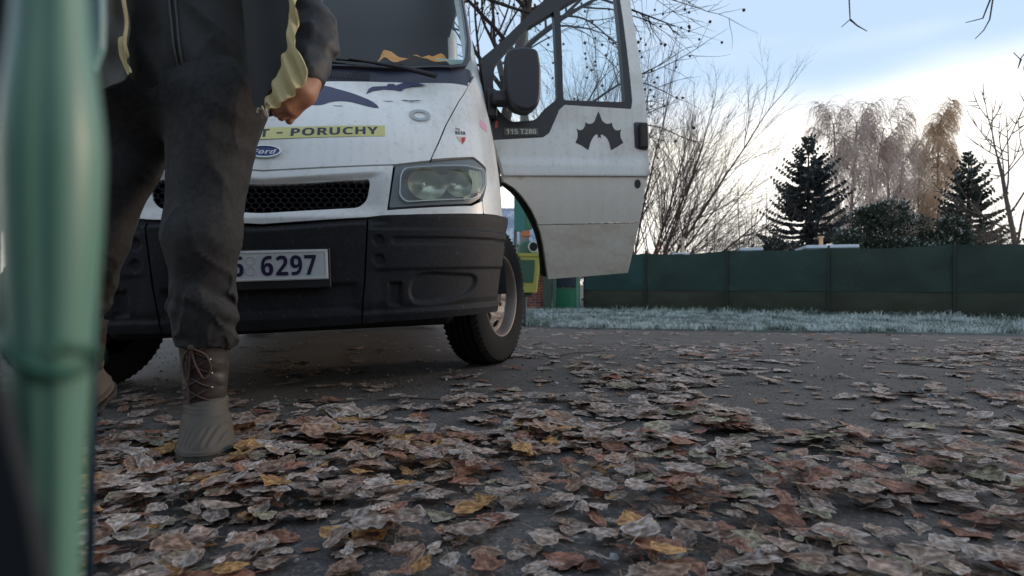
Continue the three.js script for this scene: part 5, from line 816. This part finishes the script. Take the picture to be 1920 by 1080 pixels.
{
  const R = rng(404), geos = []; for (let k = 0; k < 26; k++) geos.push(leafGeo(500 + k * 13, k > 21));
  // kinds of leaf: tint, words
  const kinds = [[[0.36, 0.33, 0.31], 'frosted grey'], [[0.33, 0.275, 0.24], 'frosted grey-brown'], [[0.30, 0.215, 0.16], 'dull brown'], [[0.28, 0.145, 0.10], 'reddish-brown'], [[0.42, 0.26, 0.10], 'ochre yellow'], [[0.33, 0.33, 0.24], 'pale greenish'], [[0.44, 0.41, 0.385], 'white-rimmed frosted']];
  const veins = tex(256, (u, v) => { // midrib, side veins, mottling and grains of frost
    const a = Math.abs(u - 0.5) * 2, rib = sm(a, 0.05, 0.01), q = (v * 9 - a * 2.2) % 1, sv = sm(Math.abs(((q + 1) % 1) - 0.5), 0.07, 0.01) * (1 - 0.4 * a), m = fbm(u * 9, v * 9, 61, 4, 9), fr = noise(u * 110, v * 110, 63, 110) > 0.80 ? 0.22 : 0, sp = fbm(u * 24, v * 24, 65, 3, 24);
    const b = clamp(0.42 + 0.55 * (m - 0.5) + 0.35 * (sp - 0.5) + 0.16 * rib + 0.09 * sv + fr * sm(m, 0.42, 0.6), 0.08, 1); return [b, b * 0.97, b * 0.95]; });
  const leafM = { vertexColors: true, map: veins, bumpMap: veins, bumpScale: 0.0006 };
  const mats = kinds.map(([c]) => std(c.map((x) => x * 1.95), 0.75, leafM));
  const spots = [];
  const pile = (x, d) => { // how thickly the leaves lie
    const n = fbm(x * 1.6 + 9, d * 1.9, 21, 4), m = fbm(x * 0.8 + 2, d * 0.8, 25, 3); let v;
    const edge = 1.62 + 0.35 * (n - 0.5) + 0.10 * sm(x, -0.6, 0.3) - 0.25 * sm(x, 0.55, 1.3);
    if (d < edge) v = (0.32 + 0.64 * sm(n, 0.34, 0.52)) * mix(0.72, 1, sm(d, 0.95, 1.2)) * mix(1, 0.62, sm(x, 0.25, 0.95)); else v = (0.085 + 0.62 * sm(n, 0.46, 0.60) * (0.45 + 0.55 * sm(m, 0.4, 0.6))) * (d < 2.5 ? mix(0.6, 1, sm(x, 0.1, 0.8)) : 1);
    if (d > 2.2) v *= 0.9; if (d > 4) v *= 0.85; if (x < -0.25 && d > 2.0) v *= 0.4; if (d > edge && x > 0.15) v *= 1.25;
    const pd = Math.hypot(x + 0.74, d - 1.42); if (pd < 0.09) v *= 0.1; if (x > 1.1 && d < 1.3) v *= 0.85; return v;
  };
  const ring = (d0, d1, per) => { for (let k = 0; k < per; k++) { const d = mix(d0, d1, R()), hw = d * 0.98 + 0.45, x = (R() * 2 - 1) * hw; if (x > 0 && d > roadEdge(x) + 1.4) continue; if (R() < pile(x, d)) spots.push([x, d]); } };
  ring(0.45, 1.1, 2700); ring(1.1, 1.8, 5000); ring(1.8, 2.6, 3000); ring(2.6, 4, 2900); ring(4, 6, 3000); ring(6, 10.5, 3000);
  const vis = []; const occ = new Map();
  const items = spots.map(([x, d]) => {
    const key = `${Math.round(x / 0.07)},${Math.round(d / 0.07)}`, lv = occ.get(key) ?? 0; occ.set(key, lv + 1);
    const r = clamp(R() + (d < 1.5 ? 0.16 * sm(x, 0.1, -0.5) : 0), 0, 0.94), near = d < 1.9, ki = near ? (r < 0.24 ? 0 : r < 0.48 ? 1 : r < 0.64 ? 2 : r < 0.78 ? 3 : r < 0.87 && x < 0.25 ? 4 : r < 0.91 ? 5 : 6) : (r < 0.36 ? 0 : r < 0.60 ? 1 : r < 0.70 ? 2 : r < 0.76 ? 3 : r < 0.79 ? 5 : 6);
    const s = d < 1.5 ? 0.022 + 0.066 * R() ** 1.35 : 0.042 + 0.085 * R(), gi = (R() * geos.length) | 0, flip = R() < 0.35, tl = (near ? 0.34 : 0.22) * (R() < 0.12 ? 2.2 : 0.8); const e = new THREE.Euler((flip ? Math.PI : 0) + (R() - 0.5) * tl, R() * TAU, (R() - 0.5) * tl, 'YXZ');
    const q = new THREE.Quaternion().setFromEuler(e), bb = geos[gi].boundingBox; let lo = 1e9; for (let c = 0; c < 8; c++) { const v = V3(c & 1 ? bb.max.x : bb.min.x, (c & 2 ? bb.max.y : bb.min.y) * 0.62, c & 4 ? bb.max.z * 0.8 : -0.42).multiplyScalar(s).applyQuaternion(q); lo = Math.min(lo, v.y); }
    const y = groundY(x, d) - lo * 0.72 + 0.003 + Math.min(lv, 5) * 0.0085; const p = V3(x, y, -d);
    const inView = Math.abs(x) < d * 0.86 && d > 0.86, px = 960 + 1100 * x / d, hid = px < 150 || (px > 320 && px < 440 && d > 1.5); return { p, q, s, gi, ki, d, fl: flip, show: inView && !hid ? s / d : 0, x };
  });
  items.sort((a, b) => b.show - a.show);
  const seen = {}; items.slice(0, 300).forEach((it) => {
    const m = mesh('fallen_leaf', geos[it.gi], mats[it.ki]); m.position.copy(it.p); m.quaternion.copy(it.q); m.scale.set(it.s, it.s * 0.62, it.s);
    const px = 960 + 1100 * it.x / it.d, col = px < 330 ? 'below the rear boot' : px < 480 ? 'beside the front boot' : px < 700 ? 'below the number plate' : px < 860 ? 'below the headlight' : px < 1020 ? 'below the front wheel' : px < 1220 ? 'below the open door' : px < 1560 ? 'below the fence' : 'towards the right edge', row = it.d < 1.05 ? 'in the nearest row' : it.d < 1.3 ? 'in the middle litter' : 'on the far side', big = it.s > 0.09 ? 'large' : it.s > 0.065 ? 'medium' : 'small', tipv = V3(0, 0, 1).applyQuaternion(it.q), tip = tipv.x > 0.6 ? 'tip right' : tipv.x < -0.6 ? 'tip left' : tipv.z > 0 ? 'tip forward' : 'tip away', form = it.gi > 21 ? 'lobed' : it.fl ? 'upturned' : 'curled';
    tag(m, `${big} ${kinds[it.ki][1]} ${form} leaf ${row} ${col}, ${tip}`, 'leaf', `${kinds[it.ki][1]} leaves ${row} ${col}`);
  });
  // everything past the 300 largest lies in one drift per leaf shape
  const rest = items.slice(300), drift = new THREE.Group(); drift.name = 'leaf_litter'; drift.userData = { kind: 'stuff', label: 'scattered frosted brown leaves covering the asphalt', category: 'leaves' }; scene.add(drift);
  geos.forEach((g, gi) => { const l = rest.filter((i) => i.gi === gi), im = new THREE.InstancedMesh(g, std([1.95, 1.95, 1.95], 0.75, leafM), l.length), m = new THREE.Matrix4(); l.forEach((it, i) => { m.compose(it.p, it.q, V3(it.s, it.s * 0.62, it.s)); im.setMatrixAt(i, m); const k = 0.8 + 0.4 * R(), c = kinds[it.ki][0]; im.setColorAt(i, C3(c[0] * k, c[1] * k, c[2] * k)); }); im.name = 'drift_leaves'; im.userData.kind = 'stuff'; drift.add(im); });
  // crumbs and grit
  const gg = new THREE.IcosahedronGeometry(1, 0), n = 9000, im = new THREE.InstancedMesh(gg, std([1, 1, 1], 0.85), n), m = new THREE.Matrix4();
  for (let i = 0; i < n; i++) { const d = 0.5 + 4.5 * R() ** 1.4, x = (R() * 2 - 1) * (d * 0.95 + 0.3), s = 0.0012 + 0.0045 * R() ** 3; m.compose(V3(x, groundY(x, d) + s * 0.4, -d), new THREE.Quaternion().setFromEuler(new THREE.Euler(R() * 6, R() * 6, R() * 6)), V3(s * (1 + R()), s * 0.7, s * (1 + R()))); im.setMatrixAt(i, m); const k = R(); im.setColorAt(i, k < 0.5 ? C3(0.10, 0.09, 0.085) : k < 0.85 ? C3(0.17, 0.13, 0.11) : C3(0.38, 0.38, 0.39)); }
  im.name = 'grit'; im.userData = { kind: 'stuff', label: 'fine grit and leaf crumbs scattered on the asphalt', category: 'grit' }; scene.add(im);
  // fallen twigs
  const tw = (label, x, d, a, l) => { const t = thing('fallen_twig', label, 'twig', [x, groundY(x, d) + 0.008, -d], a); const b = new B().tube([[-l / 2, 0, 0], [-l * 0.1, 0.012, 0.01], [l * 0.25, 0.004, -0.01], [l / 2, 0.014, 0.012]], [0.004, 0.0045, 0.0035, 0.002], 5); mesh('twig_wood', b.geo(), bark([0.10, 0.08, 0.07]), t); };
  tw('thin twig lying among leaves at the middle right', 1.45, 2.2, 0.2, 0.2); tw('thin twig lying on the asphalt before the front wheel', -0.35, 2.15, -0.1, 0.30); tw('short twig lying on the asphalt below the open door', 0.42, 3.6, 0.5, 0.35);
}
// ---------------------------------------------------------------- green stakes close to the lens, dark sheet added for corner shade
{
  const green = new THREE.MeshPhysicalMaterial({ color: C3(0.155, 0.32, 0.235), roughness: 0.4, clearcoat: 0.35, clearcoatRoughness: 0.3, side: THREE.DoubleSide }), D = 0.115, f = D / 1100;
  const st = thing('green_stake', 'blurred glossy green plastic stake close to the lens at the left', 'stake', [(96 - 960) * f, 0.0, -D]);
  const prof = [[-900, 48], [-500, 48], [-250, 50], [-60, 55], [36, 60], [100, 66], [160, 73], [220, 79], [290, 83], [420, 80], [620, 68], [900, 52], [1100, 45], [1400, 42], [2600, 42]];
  const cv = new THREE.CatmullRomCurve3(prof.map(([y, w]) => V3(w * f, 0.43 + (533 - y) * f, 0)), false, 'centripetal').getPoints(90).filter((p) => p.y > -0.03);
  const g = new THREE.LatheGeometry(cv.map((p) => new THREE.Vector2(Math.max(p.x, 0.0002), p.y)), 48), a = g.attributes.position;
  for (let i = 0; i < a.count; i++) { const x = a.getX(i), y = a.getY(i), z = a.getZ(i), an = Math.atan2(z, x), k = 1 - 0.10 * Math.max(0, Math.cos(an * 5 + 0.9)) ** 3; a.setXYZ(i, x * k - 0.012 * (0.43 - y) * 0.4, y, z * k); } g.computeVertexNormals(); mesh('stake_shaft', g, green, st);
  mesh('wire_tie', new B().tube(span(0, 40, 40).map((k) => { const an = k / 40 * TAU * 1.15, r = 68 * f; return [Math.cos(an) * r, 0.43 + (533 - 672) * f - 0.0055 * Math.sin(an * 0.5 + 0.3) * Math.cos(an), Math.sin(an) * r]; }), 0.0011, 8).geo(), std([0.03, 0.12, 0.075], 0.4), st);
  const s2 = thing('green_stake', 'second blurred green stake at the far left edge of the view', 'stake', [-0.262, 0, -0.25]);
  mesh('stake_shaft', new THREE.CylinderGeometry(0.010, 0.013, 0.50, 24).translate(0.030, 0.22, 0), std([0.03, 0.10, 0.06], 0.4), s2);
  const wire = thing('fence_wire', 'blurred dark blue-green coated wire curving beside the green stake', 'wire', [0, 0, -0.25]);
  const w = (x, y) => [(x - 960) * 0.25 / 1100, 0.43 + (533 - y) * 0.25 / 1100, 0]; mesh('wire_strand', new B().tube(new THREE.CatmullRomCurve3([[60, -260], [100, -60], [140, 60], [172, 150], [184, 260], [184, 420], [176, 700], [166, 1100], [160, 1700], [158, 2300]].map((p) => V3(...w(...p)))).getPoints(50).map((p) => p.toArray()), 0.0014, 8).geo(), std([0.008, 0.022, 0.045], 0.4), wire);
  const w2 = thing('pale_strip', 'blurred pale teal plastic strip behind the top of the green stake', 'strip', [0, 0, -0.27]);
  const v = (x, y) => [(x - 960) * 0.27 / 1100, 0.43 + (533 - y) * 0.27 / 1100]; mesh('strip_band', sheet([[120, -500], [186, -500], [188, 40], [186, 90], [172, 128], [150, 60]].map(([x, y]) => v(x, y)), { surf: (x, y) => V3(x, y, 0.002 * Math.sin(x * 300)), thick: 0.003, max: 0.01, back: true }), std([0.20, 0.36, 0.36], 0.5), w2);
  const shade_sheet = thing('dark_shade_sheet', 'blurred dark sheet close to the lens added for shade in the lower left corner', 'shade_sheet', [0, 0, -0.10]);  // dark sheet stands in for the shade in the lower left corner
  const u = (x, y) => [(x - 960) * 0.10 / 1100, 0.43 + (533 - y) * 0.10 / 1100]; mesh('shade_band', sheet([[-260, 580], [-20, 640], [18, 740], [52, 860], [80, 960], [100, 1060], [112, 1500], [-260, 1500]].map(([x, y]) => u(x, y)), { surf: (x, y) => V3(x, y, 0.004 * Math.sin(x * 90 + y * 40)), thick: 0.004, max: 0.012, back: true }), std([0.014, 0.018, 0.022], 0.8), shade_sheet);
  const ds = thing('dark_board', 'blurred dark board behind the green stake at the upper left edge', 'board', [0, 0, -0.34]);
  const t = (x, y) => [(x - 960) * 0.34 / 1100, 0.43 + (533 - y) * 0.34 / 1100]; mesh('board_plank', sheet([[-300, -500], [96, -500], [90, 120], [80, 300], [60, 430], [-300, 430]].map(([x, y]) => t(x, y)), { surf: (x, y) => V3(x, y, 0), thick: 0.02, max: 0.03, back: true }), std([0.016, 0.020, 0.020], 0.8), ds);
}

scene.traverse((o) => { if (o.isMesh) o.castShadow = o.receiveShadow = true; });
renderer.render(scene, camera);
